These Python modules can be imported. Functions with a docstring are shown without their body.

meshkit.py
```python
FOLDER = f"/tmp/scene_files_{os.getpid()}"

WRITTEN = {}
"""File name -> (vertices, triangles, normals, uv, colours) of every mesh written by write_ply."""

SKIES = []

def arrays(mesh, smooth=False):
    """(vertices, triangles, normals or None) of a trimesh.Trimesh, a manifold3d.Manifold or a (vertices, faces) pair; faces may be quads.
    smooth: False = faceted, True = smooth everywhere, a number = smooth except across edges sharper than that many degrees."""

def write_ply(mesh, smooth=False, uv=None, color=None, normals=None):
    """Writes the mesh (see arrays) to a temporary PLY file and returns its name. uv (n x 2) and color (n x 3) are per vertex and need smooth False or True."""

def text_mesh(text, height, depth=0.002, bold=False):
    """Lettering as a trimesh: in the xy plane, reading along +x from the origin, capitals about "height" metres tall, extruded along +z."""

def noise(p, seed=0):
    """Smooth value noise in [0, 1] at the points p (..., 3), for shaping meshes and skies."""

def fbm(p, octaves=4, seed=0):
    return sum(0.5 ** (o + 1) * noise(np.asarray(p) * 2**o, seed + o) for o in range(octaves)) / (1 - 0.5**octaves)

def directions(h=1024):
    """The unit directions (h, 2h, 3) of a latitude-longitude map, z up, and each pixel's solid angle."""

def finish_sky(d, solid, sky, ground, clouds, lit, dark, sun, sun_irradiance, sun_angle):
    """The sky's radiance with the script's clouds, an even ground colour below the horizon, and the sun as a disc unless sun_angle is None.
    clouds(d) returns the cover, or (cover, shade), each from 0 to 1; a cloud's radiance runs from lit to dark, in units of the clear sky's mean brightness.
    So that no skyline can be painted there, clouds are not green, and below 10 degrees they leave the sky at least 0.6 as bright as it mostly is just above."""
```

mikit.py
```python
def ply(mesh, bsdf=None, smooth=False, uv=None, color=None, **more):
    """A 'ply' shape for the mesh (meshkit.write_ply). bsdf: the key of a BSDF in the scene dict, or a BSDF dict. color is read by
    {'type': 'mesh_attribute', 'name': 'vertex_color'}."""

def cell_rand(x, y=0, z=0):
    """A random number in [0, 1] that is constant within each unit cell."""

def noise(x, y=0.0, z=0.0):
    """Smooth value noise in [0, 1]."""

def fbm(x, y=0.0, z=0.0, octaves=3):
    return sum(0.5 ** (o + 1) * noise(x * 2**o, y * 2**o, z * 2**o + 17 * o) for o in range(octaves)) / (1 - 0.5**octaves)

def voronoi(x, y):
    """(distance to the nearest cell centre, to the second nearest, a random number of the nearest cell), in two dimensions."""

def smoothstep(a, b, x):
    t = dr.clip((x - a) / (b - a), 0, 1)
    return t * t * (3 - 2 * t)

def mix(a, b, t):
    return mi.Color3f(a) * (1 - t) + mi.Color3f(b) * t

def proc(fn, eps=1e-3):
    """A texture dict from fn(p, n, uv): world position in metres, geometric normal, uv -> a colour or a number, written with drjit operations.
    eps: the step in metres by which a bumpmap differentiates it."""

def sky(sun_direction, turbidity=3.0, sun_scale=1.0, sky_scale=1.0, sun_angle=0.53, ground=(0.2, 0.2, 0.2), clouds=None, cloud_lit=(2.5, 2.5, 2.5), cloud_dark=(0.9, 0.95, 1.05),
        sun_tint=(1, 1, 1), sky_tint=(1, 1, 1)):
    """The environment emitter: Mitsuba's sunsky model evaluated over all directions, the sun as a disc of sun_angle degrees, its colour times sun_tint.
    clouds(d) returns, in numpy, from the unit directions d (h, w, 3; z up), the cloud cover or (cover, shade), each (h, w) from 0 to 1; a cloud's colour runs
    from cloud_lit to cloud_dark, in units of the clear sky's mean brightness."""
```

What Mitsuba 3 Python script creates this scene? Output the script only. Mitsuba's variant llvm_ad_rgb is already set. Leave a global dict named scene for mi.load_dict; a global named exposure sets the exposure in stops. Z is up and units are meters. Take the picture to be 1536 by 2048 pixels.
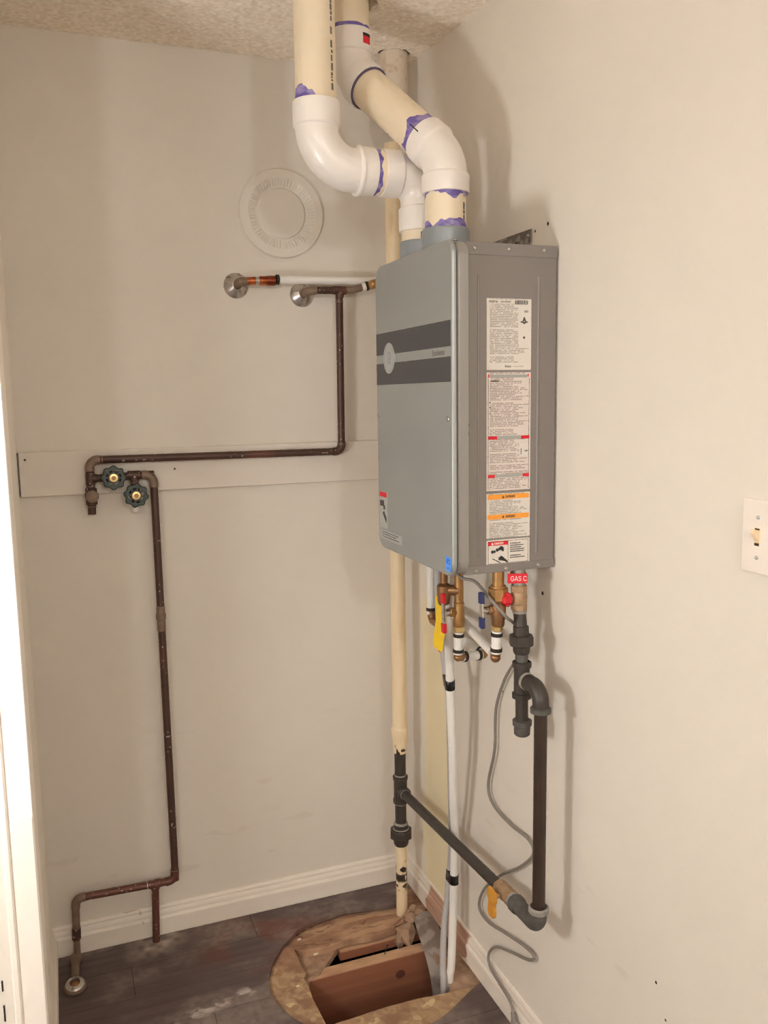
import math, numpy as np, trimesh, mitsuba as mi, drjit as dr, mikit, meshkit
from mikit import proc, fbm, noise, voronoi, cell_rand, smoothstep, mix
from shapely.geometry import Polygon, box as sbox
from shapely import affinity

scene, labels = {'type': 'scene'}, {}
V = np.array
# ------------------------------------------------------------------ camera, lights, exposure
YAW, PIT, ROL = 0.3638737645507138, 0.1350046479399015, -0.01486769188333055
CAM = V([-0.9706428, -2.3918537, 1.5342783]); FPX = 1716.742
_f = V([math.sin(YAW)*math.cos(PIT), math.cos(YAW)*math.cos(PIT), -math.sin(PIT)])
_r = V([math.cos(YAW), -math.sin(YAW), 0.]); _u = np.cross(_r, _f)
_up = -math.sin(ROL)*_r + math.cos(ROL)*_u
scene['camera'] = {'type': 'perspective', 'fov_axis': 'x', 'fov': 2*math.degrees(math.atan(768/FPX)), 'near_clip': 0.05, 'far_clip': 50.,
                   'to_world': mi.ScalarTransform4f().look_at(CAM.tolist(), (CAM+_f).tolist(), _up.tolist())}
exposure = 1.83
UNSEEN_CEILING_LAMPS = [dict(at=V([-0.61, -3.75, 2.08]), radius=0.07, rgb=[70., 69.3, 68.]), dict(at=V([-2.3, -4.3, 2.05]), radius=0.12, rgb=[31., 30.7, 30.1])]  # bulbs out of view behind the camera; the second is added fill
UNSEEN_FLOOR_LAMP = dict(at=V([-1.5, -1.2, 1.24]), radius=0.11, rgb=[19.6, 19.5, 18.9])  # globe out of view, placed to light the right wall and casing

# ------------------------------------------------------------------ materials
def rgb(c):
    c = np.asarray(c, float)/255.
    return np.where(c <= .04045, c/12.92, ((c+.055)/1.055)**2.4).tolist()
def mat(key, color, rough=.5, metal=0., spec=.5, coat=0., two=True):
    col = color if isinstance(color, dict) else {'type': 'rgb', 'value': rgb(color)}
    b = {'type': 'principled', 'base_color': col, 'roughness': rough, 'metallic': metal, 'specular': spec}
    if coat: b['clearcoat'] = coat; b['clearcoat_gloss'] = .8
    scene[key] = {'type': 'twosided', 'bsdf': b} if two else b
    return key
def C(*c): return mi.Color3f(*rgb(c))

def wall_fn(p, n, uv):
    t = fbm(p.x*2.2+3, p.y*2.2, p.z*2.2, 3)
    base = mix(C(208, 201, 191), C(215, 208, 198), t)
    e = (noise(p.z*9, 5.)-.5)*.03
    patch = smoothstep(-.33, -.318, p.y+e)*smoothstep(-.145, -.16, p.y+e)*smoothstep(1.02, .92, p.z)*smoothstep(-.02, -.005, p.x)
    base = mix(base, C(222, 208, 172), patch*.85)
    scuff = smoothstep(.72, .8, fbm(p.x*9+40, p.y*9, p.z*22, 3))*smoothstep(.75, .4, p.z)
    return mix(base, C(196, 184, 172), scuff*.35)
mat('m_wall', proc(wall_fn), .75, spec=.25)
mat('m_ceiling', (236, 228, 216), .9, spec=.1)
mat('m_popcorn', proc(lambda p, n, uv: mix(C(240, 232, 220), C(218, 206, 190), noise(p.x*130, p.y*130))), .9, spec=.1)
mat('m_trim', (230, 223, 214), .4)
def base_fn(p, n, uv):
    c = mix(C(226, 218, 208), C(214, 205, 194), fbm(p.x*6, p.y*6, p.z*30, 2))
    chip = smoothstep(.9, .93, noise(p.x*60+p.y*60, p.z*80, 3.))*smoothstep(.5, .65, noise(p.x*5+p.y*3, 1.))
    c = mix(c, C(150, 135, 120), chip*.5)
    e = (noise(p.z*40, p.y*14)-.5)*.05
    bare = smoothstep(-.475, -.468, p.y+e+p.z*.25-.02)*smoothstep(-.19, -.2, p.y+e)*smoothstep(-.06, -.03, p.x)*smoothstep(.088, .08, p.z)
    wood = mix(C(190, 156, 136), C(158, 120, 102), fbm(p.y*9, p.z*160, 2., 3))
    return mix(c, wood, bare)
mat('m_baseboard', proc(base_fn), .5)
def plank_fn(p, n, uv):
    row = dr.floor(-p.y/.1285)
    g = fbm(p.x*4+row*7, p.y*70, row, 3)
    c = mix(C(68, 55, 54), C(90, 75, 73), g)
    red = smoothstep(.2, .05, dr.sqrt(dr.square((p.x+.5)/1.3)+dr.square(p.y+.13)))
    c = mix(c, C(98, 50, 40), red*.75*smoothstep(.3, .6, fbm(p.x*9, p.y*20, 4., 2)))
    dust = smoothstep(.4, .75, fbm(p.x*7+9, p.y*11, 1., 5))*(.4+.6*noise(p.x*90, p.y*90))
    c = mix(c, C(140, 126, 118), dust*.6)
    line = smoothstep(.03, .0, dr.abs(p.y+.37-.22*(p.x+.7)-.03*noise(p.x*8, 2.)))*smoothstep(.42, .7, fbm(p.x*40, p.y*70, 6., 3))
    c = mix(c, C(178, 166, 158), line*.8*smoothstep(-.9, -.8, p.x)*smoothstep(-.5, -.56, p.x))
    near = smoothstep(.1, .02, dr.abs(p.x+.79))*smoothstep(.09, .0, dr.abs(p.y+.04))*noise(p.x*60, p.y*60)
    return mix(c, C(190, 176, 162), near*.7)
mat('m_plank', proc(plank_fn), .5)
def osb_fn(p, n, uv):
    q = p.x*1.0+p.y*.35
    d1, d2, w = voronoi(q*70+2*noise(p.x*60, p.y*60), p.y*46-p.x*16)
    c = mix(C(172, 146, 116), C(148, 116, 90), w)
    c = mix(c, C(196, 174, 136), smoothstep(.82, .95, w)*smoothstep(-.3, -.4, p.y))
    dirt = fbm(p.x*22, p.y*30, p.z*22+3, 4)
    c = mix(c, C(128, 96, 78), smoothstep(.42, .7, dirt)*.8)
    c = mix(c, mix(C(140, 104, 86), C(178, 144, 118), smoothstep(.4, .65, fbm(p.x*9, p.y*45, 3., 4))), smoothstep(-.3, -.2, p.y)*.75)
    crack = smoothstep(.022, .0, dr.abs(fbm(p.x*6+1, p.y*30, 8., 4)-.5))
    return mix(c, C(70, 48, 38), crack*.55*smoothstep(-.27, -.2, p.y))
scene['m_osb'] = {'type': 'twosided', 'bsdf': {'type': 'bumpmap', 'scale': 1.0, 'arbitrary': proc(lambda p, n, uv: .005*fbm(p.x*35, p.y*35, p.z*35, 3), 1e-3),
    'bsdf': {'type': 'principled', 'base_color': proc(osb_fn), 'roughness': .9, 'specular': .1}}}
def joist_fn(p, n, uv):
    g = fbm(p.x*3, p.y*60, p.z*60, 3)
    c = mix(C(124, 78, 60), C(148, 98, 74), g)
    k = dr.sqrt(dr.square((p.x+.152)/.016)+dr.square((p.z+.088)/.014))
    c = mix(c, C(90, 54, 42), smoothstep(1.1, .7, k))
    top = smoothstep(.6, .9, n.z)  # dusty pale top; the darker sides have shade put into the wood colour
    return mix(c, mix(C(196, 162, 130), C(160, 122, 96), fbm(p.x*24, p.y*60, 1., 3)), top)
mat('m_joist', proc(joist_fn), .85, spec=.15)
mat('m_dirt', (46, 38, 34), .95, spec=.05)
mat('m_rubble', proc(lambda p, n, uv: mix(C(176, 150, 128), C(128, 98, 78), fbm(p.x*60, p.y*60, p.z*60, 3))), .95, spec=.1)
mat('m_flashing', proc(lambda p, n, uv: mix(C(146, 136, 130), C(116, 102, 96), smoothstep(.4, .7, fbm(p.x*40, p.y*40, p.z*40, 3)))), .6, .1)
mat('m_heater_front', proc(lambda p, n, uv: mix(C(142, 145, 144), C(148, 151, 149), fbm(p.x*8, p.y*8, p.z*8, 2))), .38, .35, coat=.15)
mat('m_heater_side', (124, 118, 115), .5, .15)
mat('m_heater_rim', (140, 137, 133), .42, .2)
mat('m_band', (60, 61, 64), .45)
mat('m_emblem', (160, 162, 161), .35, .2)
mat('m_printdark', (96, 92, 92), .6)
mat('m_black', (28, 27, 27), .5)
mat('m_screw', (176, 172, 166), .3, .85)
mat('m_darkscrew', (60, 56, 54), .45, .6)
mat('m_galv', proc(lambda p, n, uv: mix(C(118, 110, 104), C(160, 154, 146), smoothstep(.4, .65, noise(p.x*90, p.y*90, p.z*90)))), .45, .7)
def paper(c0, ink):
    def fn(p, n, uv):          # uv in millimetres on the label
        row = dr.floor(uv.y/3.3); inrow = uv.y/3.3-row
        end = 60+cell_rand(row, 3.)*42
        on = dr.select((inrow > .25) & (inrow < .8) & (uv.x > 7) & (uv.x < dr.minimum(end, 95.)) & (cell_rand(row, 9.) > .12), 1., 0.)
        word = dr.select(cell_rand(dr.floor(uv.x/2.3+cell_rand(row, 1.)*9), row) > .16, 1., .0)
        return mix(C(*c0), C(*ink), on*word*(.45+.4*noise(uv.x*1.7, uv.y*1.7)))
    return proc(fn)
mat('m_paper_white', paper((208, 202, 195), (112, 105, 100)), .55)
mat('m_paper_warning', paper((206, 196, 190), (104, 92, 90)), .55)
mat('m_paper_plain', (210, 204, 197), .55)
mat('m_print', (70, 64, 62), .7)
mat('m_red', (200, 28, 44), .5)
mat('m_orange', (232, 152, 56), .5)
mat('m_blue_sticker', (74, 140, 222), .4)
mat('m_blue_dark', (36, 84, 170), .4)
mat('m_clear_label', (156, 157, 153), .4)
mat('m_pvc_pipe', proc(lambda p, n, uv: mix(C(220, 206, 182), C(212, 196, 170), fbm(p.x*9, p.y*9, p.z*14, 3))), .38)
mat('m_pvc_fitting', proc(lambda p, n, uv: mix(C(222, 216, 210), C(214, 206, 199), fbm(p.x*14, p.y*14, p.z*14, 3))), .3)
mat('m_primer', proc(lambda p, n, uv: mix(C(96, 80, 148), C(146, 132, 174), smoothstep(.4, .75, fbm(p.x*45, p.y*45, p.z*70, 3)))), .45)
mat('m_primer_dark', (84, 74, 100), .5)
mat('m_collar', (132, 138, 142), .35, .2)
mat('m_pex', (222, 219, 214), .4)
mat('m_pex_dusty', (196, 190, 182), .5)
mat('m_crimp', (52, 46, 42), .5, .5)
mat('m_brass', proc(lambda p, n, uv: mix(C(190, 150, 96), C(156, 114, 72), fbm(p.x*60, p.y*60, p.z*60, 2))), .38, .7)
mat('m_brass_bright', (226, 200, 140), .28, .85)
mat('m_bronze', proc(lambda p, n, uv: mix(C(172, 132, 92), C(128, 92, 64), fbm(p.x*50, p.y*50, p.z*50, 2))), .42, .75)
mat('m_brass_dusty', proc(lambda p, n, uv: mix(C(150, 116, 82), C(176, 152, 124), fbm(p.x*80, p.y*80, p.z*80, 3))), .5, .5)
def copper_fn(p, n, uv):
    c = mix(C(84, 60, 50), C(60, 43, 37), fbm(p.x*16, p.y*16, p.z*16, 3))
    c = mix(c, C(104, 64, 54), .8*smoothstep(.6, .75, noise(p.x*9+4, p.y*9, p.z*6)))
    sp = smoothstep(.8, .86, noise(p.x*160, p.y*160, p.z*160))*smoothstep(.45, .6, noise(p.x*12, p.y*12, p.z*12+4))
    return mix(c, C(190, 172, 160), sp*.7)
mat('m_copper_old', proc(copper_fn), .5, .35)
mat('m_copper_dull', proc(lambda p, n, uv: mix(C(94, 74, 62), C(134, 114, 98), fbm(p.x*50, p.y*50, p.z*50, 3))), .6, .2)
mat('m_copper_bright', proc(lambda p, n, uv: mix(C(196, 112, 70), C(132, 66, 44), smoothstep(.3, .7, noise(p.x*70, p.y*70, p.z*70)))), .3, .9)
mat('m_solder', (176, 168, 160), .4, .6)
mat('m_chrome', proc(lambda p, n, uv: mix(C(206, 202, 198), C(140, 130, 122), smoothstep(.58, .8, fbm(p.x*120, p.y*120, p.z*120, 3)))), .2, .95)
mat('m_iron', proc(lambda p, n, uv: mix(C(50, 45, 42), C(66, 59, 54), fbm(p.x*40, p.y*40, p.z*40, 3))), .48, .2)
mat('m_iron_brown', proc(lambda p, n, uv: mix(C(44, 37, 33), C(66, 50, 41), fbm(p.x*30, p.y*30, p.z*14, 3))), .4, .25)
mat('m_iron_dusty', proc(lambda p, n, uv: mix(C(62, 60, 58), C(92, 89, 85), fbm(p.x*60, p.y*60, p.z*60, 3))), .6, .15)
mat('m_dope', proc(lambda p, n, uv: mix(C(104, 100, 95), C(160, 154, 146), fbm(p.x*90, p.y*90, p.z*90, 2))), .8)
def riser_fn(p, n, uv):
    c = mix(C(226, 208, 176), C(218, 194, 160), fbm(p.x*12, p.y*12, p.z*5, 3))
    c = mix(c, C(196, 170, 136), .5*smoothstep(.6, .8, fbm(p.x*40, p.y*40, p.z*9, 3)))
    win = dr.maximum(smoothstep(.53, .505, p.z)*smoothstep(.3, .4, p.z), smoothstep(.17, .14, p.z)*smoothstep(.05, .085, p.z))
    q = noise(p.x*110, p.y*110, p.z*75+2.)
    ring = smoothstep(.017, .008, dr.abs(p.z-.107+.006*(noise(p.x*150, p.y*150)-.5)))
    chip = dr.maximum(smoothstep(.6, .63, q)*win, ring*smoothstep(.33, .4, q+.2*noise(p.x*300, p.y*300, p.z*300)))
    return mix(c, C(48, 38, 32), chip)
mat('m_riser', proc(riser_fn), .5)
mat('m_plaster_pipe', proc(lambda p, n, uv: mix(C(208, 194, 176), C(182, 158, 136), smoothstep(.5, .8, fbm(p.x*45, p.y*45, p.z*45, 3)))), .85, spec=.15)
mat('m_green', (32, 48, 44), .35, .1, coat=.3)
mat('m_yellow_tag', (228, 190, 22), .55)
mat('m_tag_end', (176, 80, 30), .6)
mat('m_red_handle', (196, 26, 40), .4)
mat('m_blue_handle', (34, 44, 92), .45)
mat('m_amber', proc(lambda p, n, uv: mix(C(206, 150, 56), C(176, 116, 40), fbm(p.x*70, p.y*70, p.z*70, 2))), .5)
mat('m_grey_pvc', (168, 164, 164), .5)
mat('m_grey_cord', (124, 118, 112), .5)
mat('m_tape', (24, 23, 24), .35)
mat('m_white_plastic', (226, 217, 208), .35)
mat('m_ivory', (226, 202, 168), .35)
mat('m_white_text', (240, 226, 222), .5)
def board_fn(p, n, uv):
    c = mix(C(212, 204, 194), C(206, 197, 187), fbm(p.x*5, p.z*20, 2., 2))
    return c
mat('m_board', proc(board_fn), .6, spec=.3)

# ------------------------------------------------------------------ scene bookkeeping
def numbered(key):
    if key not in used: return key
    k = 1
    while f'{key}_{k:03d}' in used: k += 1
    return f'{key}_{k:03d}'
used = set()
def thing(name, label, cat, group=None, kind=None):
    key = numbered(name); used.add(key)
    labels[key] = {'label': label, 'category': cat}
    if group: labels[key]['group'] = group
    if kind: labels[key]['kind'] = kind
    return key
def struct(name, label=None, cat=None):
    used.add(name); labels[name] = {'kind': 'structure', 'label': label or name.replace('_', ' '), 'category': cat or name.split('_')[0]}
    return name
def part(parent, name, mesh, m, smooth=35, label=None, uv=None):
    key = numbered(parent+'__'+name); used.add(key)
    scene[key] = mikit.ply(mesh, m, smooth=smooth, uv=uv)
    if label: labels[key] = {'label': label}
    return key
def one(key, mesh, m, smooth=35):
    scene[key] = mikit.ply(mesh, m, smooth=smooth)
    return key

# ------------------------------------------------------------------ mesh helpers
def hull(pts): return trimesh.Trimesh(np.asarray(pts, float)).convex_hull
def bx(x0, x1, y0, y1, z0, z1, b=.0015):
    lo, hi = V([min(x0, x1), min(y0, y1), min(z0, z1)]), V([max(x0, x1), max(y0, y1), max(z0, z1)])
    b = min(b, .3*(hi-lo).min()); pts = []
    for a in range(3):
        l, h = lo+b, hi-b; l[a], h[a] = lo[a], hi[a]
        pts += [[(l, h)[i][0], (l, h)[j][1], (l, h)[k][2]] for i in (0, 1) for j in (0, 1) for k in (0, 1)]
    return hull(pts)
def unit(a): a = np.asarray(a, float); return a/np.linalg.norm(a)
def frame(d):
    d = unit(d); a = V([0, 0, 1.]) if abs(d[2]) < .9 else V([1., 0, 0])
    u = unit(np.cross(a, d)); return u, np.cross(d, u), d
def fillet(pts, R, k=10):
    pts = [np.asarray(q, float) for q in pts]; out = [pts[0]]
    for i in range(1, len(pts)-1):
        a, b = unit(pts[i-1]-pts[i]), unit(pts[i+1]-pts[i])
        ang = math.acos(np.clip(a@b, -1, 1)); r = R[i-1] if isinstance(R, (list, tuple)) else R
        if r <= 0 or ang > 3.12: out.append(pts[i]); continue
        t = min(r/math.tan(ang/2), (.97 if i == 1 else .49)*np.linalg.norm(pts[i-1]-pts[i]), (.97 if i == len(pts)-2 else .49)*np.linalg.norm(pts[i+1]-pts[i])); r = t*math.tan(ang/2)
        c = pts[i]+unit(a+b)*(r/math.sin(ang/2)); s, e = pts[i]+a*t-c, pts[i]+b*t-c
        th = math.pi-ang
        for j in range(k+1):
            w = j/k; out.append(c+(math.sin((1-w)*th)*s+math.sin(w*th)*e)/math.sin(th))
    return out+[pts[-1]]
def spline(pts, n=12):
    P = V(pts, float); P = np.vstack([2*P[0]-P[1], P, 2*P[-1]-P[-2]]); out = []
    for i in range(1, len(P)-2):
        for t in np.arange(n)/n:
            a, b, c, d = P[i-1:i+3]
            out.append(.5*(2*b+(c-a)*t+(2*a-5*b+4*c-d)*t*t+(3*b-a-3*c+d)*t**3))
    return out+[P[-2]]
def sweep(path, r, n=24, cap=True):
    """A tube along the path; r a number or one per point."""
    P = V(path, float); keep = [0]+[i for i in range(1, len(P)) if np.linalg.norm(P[i]-P[i-1]) > 1e-6]; 
    rr = np.full(len(P), r, float) if np.isscalar(r) else V(r, float); P, rr = P[keep], rr[keep]
    T = np.gradient(P, axis=0) if len(P) > 2 else V([P[1]-P[0]]*2); T /= np.linalg.norm(T, axis=1)[:, None]
    u, v, _ = frame(T[0]); verts = []
    for i in range(len(P)):
        u = unit(u-(u@T[i])*T[i]); v = np.cross(T[i], u); a = np.arange(n)/n*2*math.pi
        verts.append(P[i]+rr[i]*(np.cos(a)[:, None]*u+np.sin(a)[:, None]*v))
    vt = np.vstack(verts); f = []
    for i in range(len(P)-1):
        for j in range(n):
            a, b = i*n+j, i*n+(j+1) % n; f += [[a, b, b+n], [a, b+n, a+n]]
    if cap:
        vt = np.vstack([vt, P[0], P[-1]]); c0 = len(vt)-2
        for j in range(n): f += [[c0, (j+1) % n, j], [c0+1, (len(P)-1)*n+j, (len(P)-1)*n+(j+1) % n]]
    return trimesh.Trimesh(vt, f, process=False)
def rod(a, b, r, n=24): return sweep([a, b], r, n)
def lathe(prof, at, d, n=32):
    """prof: (distance along d, radius)."""
    u, v, d = frame(d); a = np.arange(n)/n*2*math.pi; at = np.asarray(at, float); vt = []
    for t, r in prof: vt.append(at+t*d+max(r, 1e-5)*(np.cos(a)[:, None]*u+np.sin(a)[:, None]*v))
    vt = np.vstack(vt); f = []
    for i in range(len(prof)-1):
        for j in range(n):
            p, q = i*n+j, i*n+(j+1) % n; f += [[p, q, q+n], [p, q+n, p+n]]
    m = trimesh.Trimesh(vt, f, process=False)
    return m
def collar(a, b, r, c=.0015, n=32):
    """A closed cylinder with chamfered rims."""
    a, b = np.asarray(a, float), np.asarray(b, float); L = np.linalg.norm(b-a); c = min(c, .3*L)
    return lathe([(0, 0), (0, r-c), (c, r), (L-c, r), (L, r-c), (L, 0)], a, b-a, n)
def prism(a, b, r, k=6, c=.0015):
    a, b = np.asarray(a, float), np.asarray(b, float); L = np.linalg.norm(b-a)
    return lathe([(0, 0), (0, r-c), (c, r), (L-c, r), (L, r-c), (L, 0)], a, b-a, k)
def join(*m): return trimesh.util.concatenate(list(m))
def ball(c, r, s=(1, 1, 1), k=3):
    m = trimesh.creation.icosphere(k, 1.); m.vertices = m.vertices*(V(s)*r)+V(c, float); return m
def put(m, at, u, v):
    u, v = unit(u), unit(v); w = np.cross(u, v); m = m.copy(); m.vertices = V(at, float)+m.vertices @ V([u, v, w]); return m
def card(at, u, v, w, h, t=.0006, r=.002):
    """A thin rounded sticker: lower left corner at, reading along u, up along v; returns mesh."""
    pl = sbox(r, r, w-r, h-r).buffer(r, quad_segs=3)
    return put(trimesh.creation.extrude_polygon(pl, t, engine='earcut'), at, u, v)
def card_uv(at, u, v, w, h, t=.0006):
    """The same with square corners as a quad carrying millimetre uv (v counted from the top)."""
    at, u, v = V(at, float), V(u, float), V(v, float); n = np.cross(u, v); q = at+n*t
    vt = [q, q+u*w, q+u*w+v*h, q+v*h, at, at+u*w, at+u*w+v*h, at+v*h]
    f = [[0, 1, 2], [0, 2, 3], [4, 5, 1], [4, 1, 0], [5, 6, 2], [5, 2, 1], [6, 7, 3], [6, 3, 2], [7, 4, 0], [7, 0, 3]]
    uv = [(0, h), (w, h), (w, 0), (0, 0)]*2
    return trimesh.Trimesh(V(vt), f, process=False), V(uv)*1000.
def words(s, h, at, u, v, depth=.0004, bold=True, width=None):
    m = meshkit.text_mesh(s, h, depth, bold)
    if width: m.vertices[:, 0] *= width/np.ptp(m.vertices[:, 0])
    return put(m, at, u, v)
def wavy_sleeve(at, d, r, L0, L1, seed, amp=.012, a0=0, a1=2*math.pi, n=72, freq=2.2):
    """A thin stain round a pipe, with a ragged far edge."""
    u, v, d = frame(d); at = np.asarray(at, float); a = np.linspace(a0, a1, n+1)
    q = np.stack([np.cos(a)*freq+5, np.sin(a)*freq+5, a*0+seed*3.7], -1)
    w = L0+(L1-L0)*np.clip((meshkit.fbm(q, 4, seed)-.25)*2, 0, 1)
    if a1-a0 < 6: w = w*np.sin(np.linspace(0, math.pi, n+1))**.5+1e-4
    rad = np.cos(a)[:, None]*u+np.sin(a)[:, None]*v
    rows = [at+(r+.0002)*rad, at+(r+.0005)*rad, at+(r+.0005)*rad+(w*.6)[:, None]*d, at+(r+.0002)*rad+w[:, None]*d]
    k = n+1; f = []
    for i in range(3):
        for j in range(n): f += [[i*k+j, i*k+j+1, (i+1)*k+j+1], [i*k+j, (i+1)*k+j+1, (i+1)*k+j]]
    return trimesh.Trimesh(np.vstack(rows), f, process=False)
def wrap(m, at, r, ang, up=1):
    """Bends flat lettering (x along, y up) round a vertical pipe of radius r; its middle faces the angle ang."""
    m = m.copy(); v = m.vertices; mid = (v[:, 0].max()+v[:, 0].min())/2; a = ang+(v[:, 0]-mid)/r; rr = r+v[:, 2]
    m.vertices = np.stack([at[0]+rr*np.cos(a), at[1]+rr*np.sin(a), at[2]+v[:, 1]], -1); return m
def rrect(x0, x1, y0, y1, r, k=8):
    out = []
    for cx, cy, s in ((x1-r, y1-r, 0), (x0+r, y1-r, 1), (x0+r, y0+r, 2), (x1-r, y0+r, 3)):
        for i in range(k+1):
            a = (s+i/k)*math.pi/2; out.append((cx+r*math.cos(a), cy+r*math.sin(a)))
    return out
def screw(parent, at, d, r=.0045, m='m_screw', name='screw'):
    d = unit(d); u, v, _ = frame(d); at = np.asarray(at, float)
    head = lathe([(0, r), (.0008, r), (.0022, r*.7), (.0028, 0)], at, d, 14)
    part(parent, name, head, m)

# ------------------------------------------------------------------ the setting
CZ = lambda y: 2.436+.05*max(y, -.9)          # the ceiling of the closet sags a little towards the front
W = struct('wall_back', 'painted back wall of the utility closet', 'wall')
one(W, bx(-1.2, .1, 0, .1, -.75, 2.6, .0), 'm_wall', False)
W = struct('wall_right', 'painted right wall that carries the water heater', 'wall')
one(W, bx(0, .1, -5.2, 0, -.75, 2.6, .0), 'm_wall', False)
W = struct('wall_left', 'narrow left side wall of the closet', 'wall')
one(W, bx(-1.165, -1.065, -.6, 0, -.02, 2.45, .0), 'm_wall', False)
W = struct('wall_front', 'wall left of the closet opening', 'wall')
one(W, bx(-3.2, -1.065, -.70, -.6, -.02, 2.45, .0), 'm_wall', False)
W = struct('wall_rear_unseen', 'unseen far wall of the room behind the camera', 'wall')  # out of view, closes the room so lamp light bounces into the closet
one(W, bx(-3.3, .1, -5.3, -5.2, -.02, 2.45, .0), 'm_wall', False)
W = struct('wall_side_unseen', 'unseen left wall of the room behind the camera', 'wall')  # out of view, returns bounced lamp light
one(W, bx(-3.3, -3.2, -5.3, -.6, -.02, 2.45, .0), 'm_wall', False)
HOLES = ((-.4065, -.54, .046), (-.279, -.425, .0565), (-.07, -.15, .042))
def ceiling_mesh():
    outer = sbox(-3.3, -5.3, .1, .1)
    for (cx, cy, r) in HOLES:
        ring = [(cx+r*(1+.12*math.sin(5*a+cx*30))*math.cos(a), cy+r*(1+.1*math.cos(4*a+cy*20))*math.sin(a)) for a in np.linspace(0, 2*math.pi, 40)[:-1]]
        outer = outer.difference(Polygon(ring))
    m = trimesh.creation.extrude_polygon(outer.union(Polygon()), .06, engine='earcut')
    cut = trimesh.intersections.slice_mesh_plane
    a = cut(m, [0, 1, 0], [0, -.9, 0]); b = cut(m, [0, -1, 0], [0, -.9, 0]); m = join(a, b)
    m.vertices[:, 2] += np.array([CZ(y) for y in m.vertices[:, 1]]) + .002; return m
W = struct('ceiling', 'textured popcorn ceiling', 'ceiling')
one(W, ceiling_mesh(), 'm_ceiling', False)
gx, gy = np.meshgrid(np.arange(-1.075, .006, .0034), np.arange(-.62, .006, .0034)); gpnt = np.stack([gx.ravel(), gy.ravel()], 1)
q3 = np.concatenate([gpnt*95, gpnt[:, :1]*0], 1); hgt = np.clip(meshkit.fbm(q3, 3, 6)-.42, 0, 1)*.0075
gz = np.array([CZ(y) for y in gpnt[:, 1]])-hgt+.0015
nx = gx.shape[1]; idx = np.arange(len(gpnt)).reshape(gx.shape)
a_, b_, c_, d_ = idx[:-1, :-1].ravel(), idx[:-1, 1:].ravel(), idx[1:, 1:].ravel(), idx[1:, :-1].ravel()
gf = np.concatenate([np.stack([a_, c_, b_], 1), np.stack([a_, d_, c_], 1)])
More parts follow.
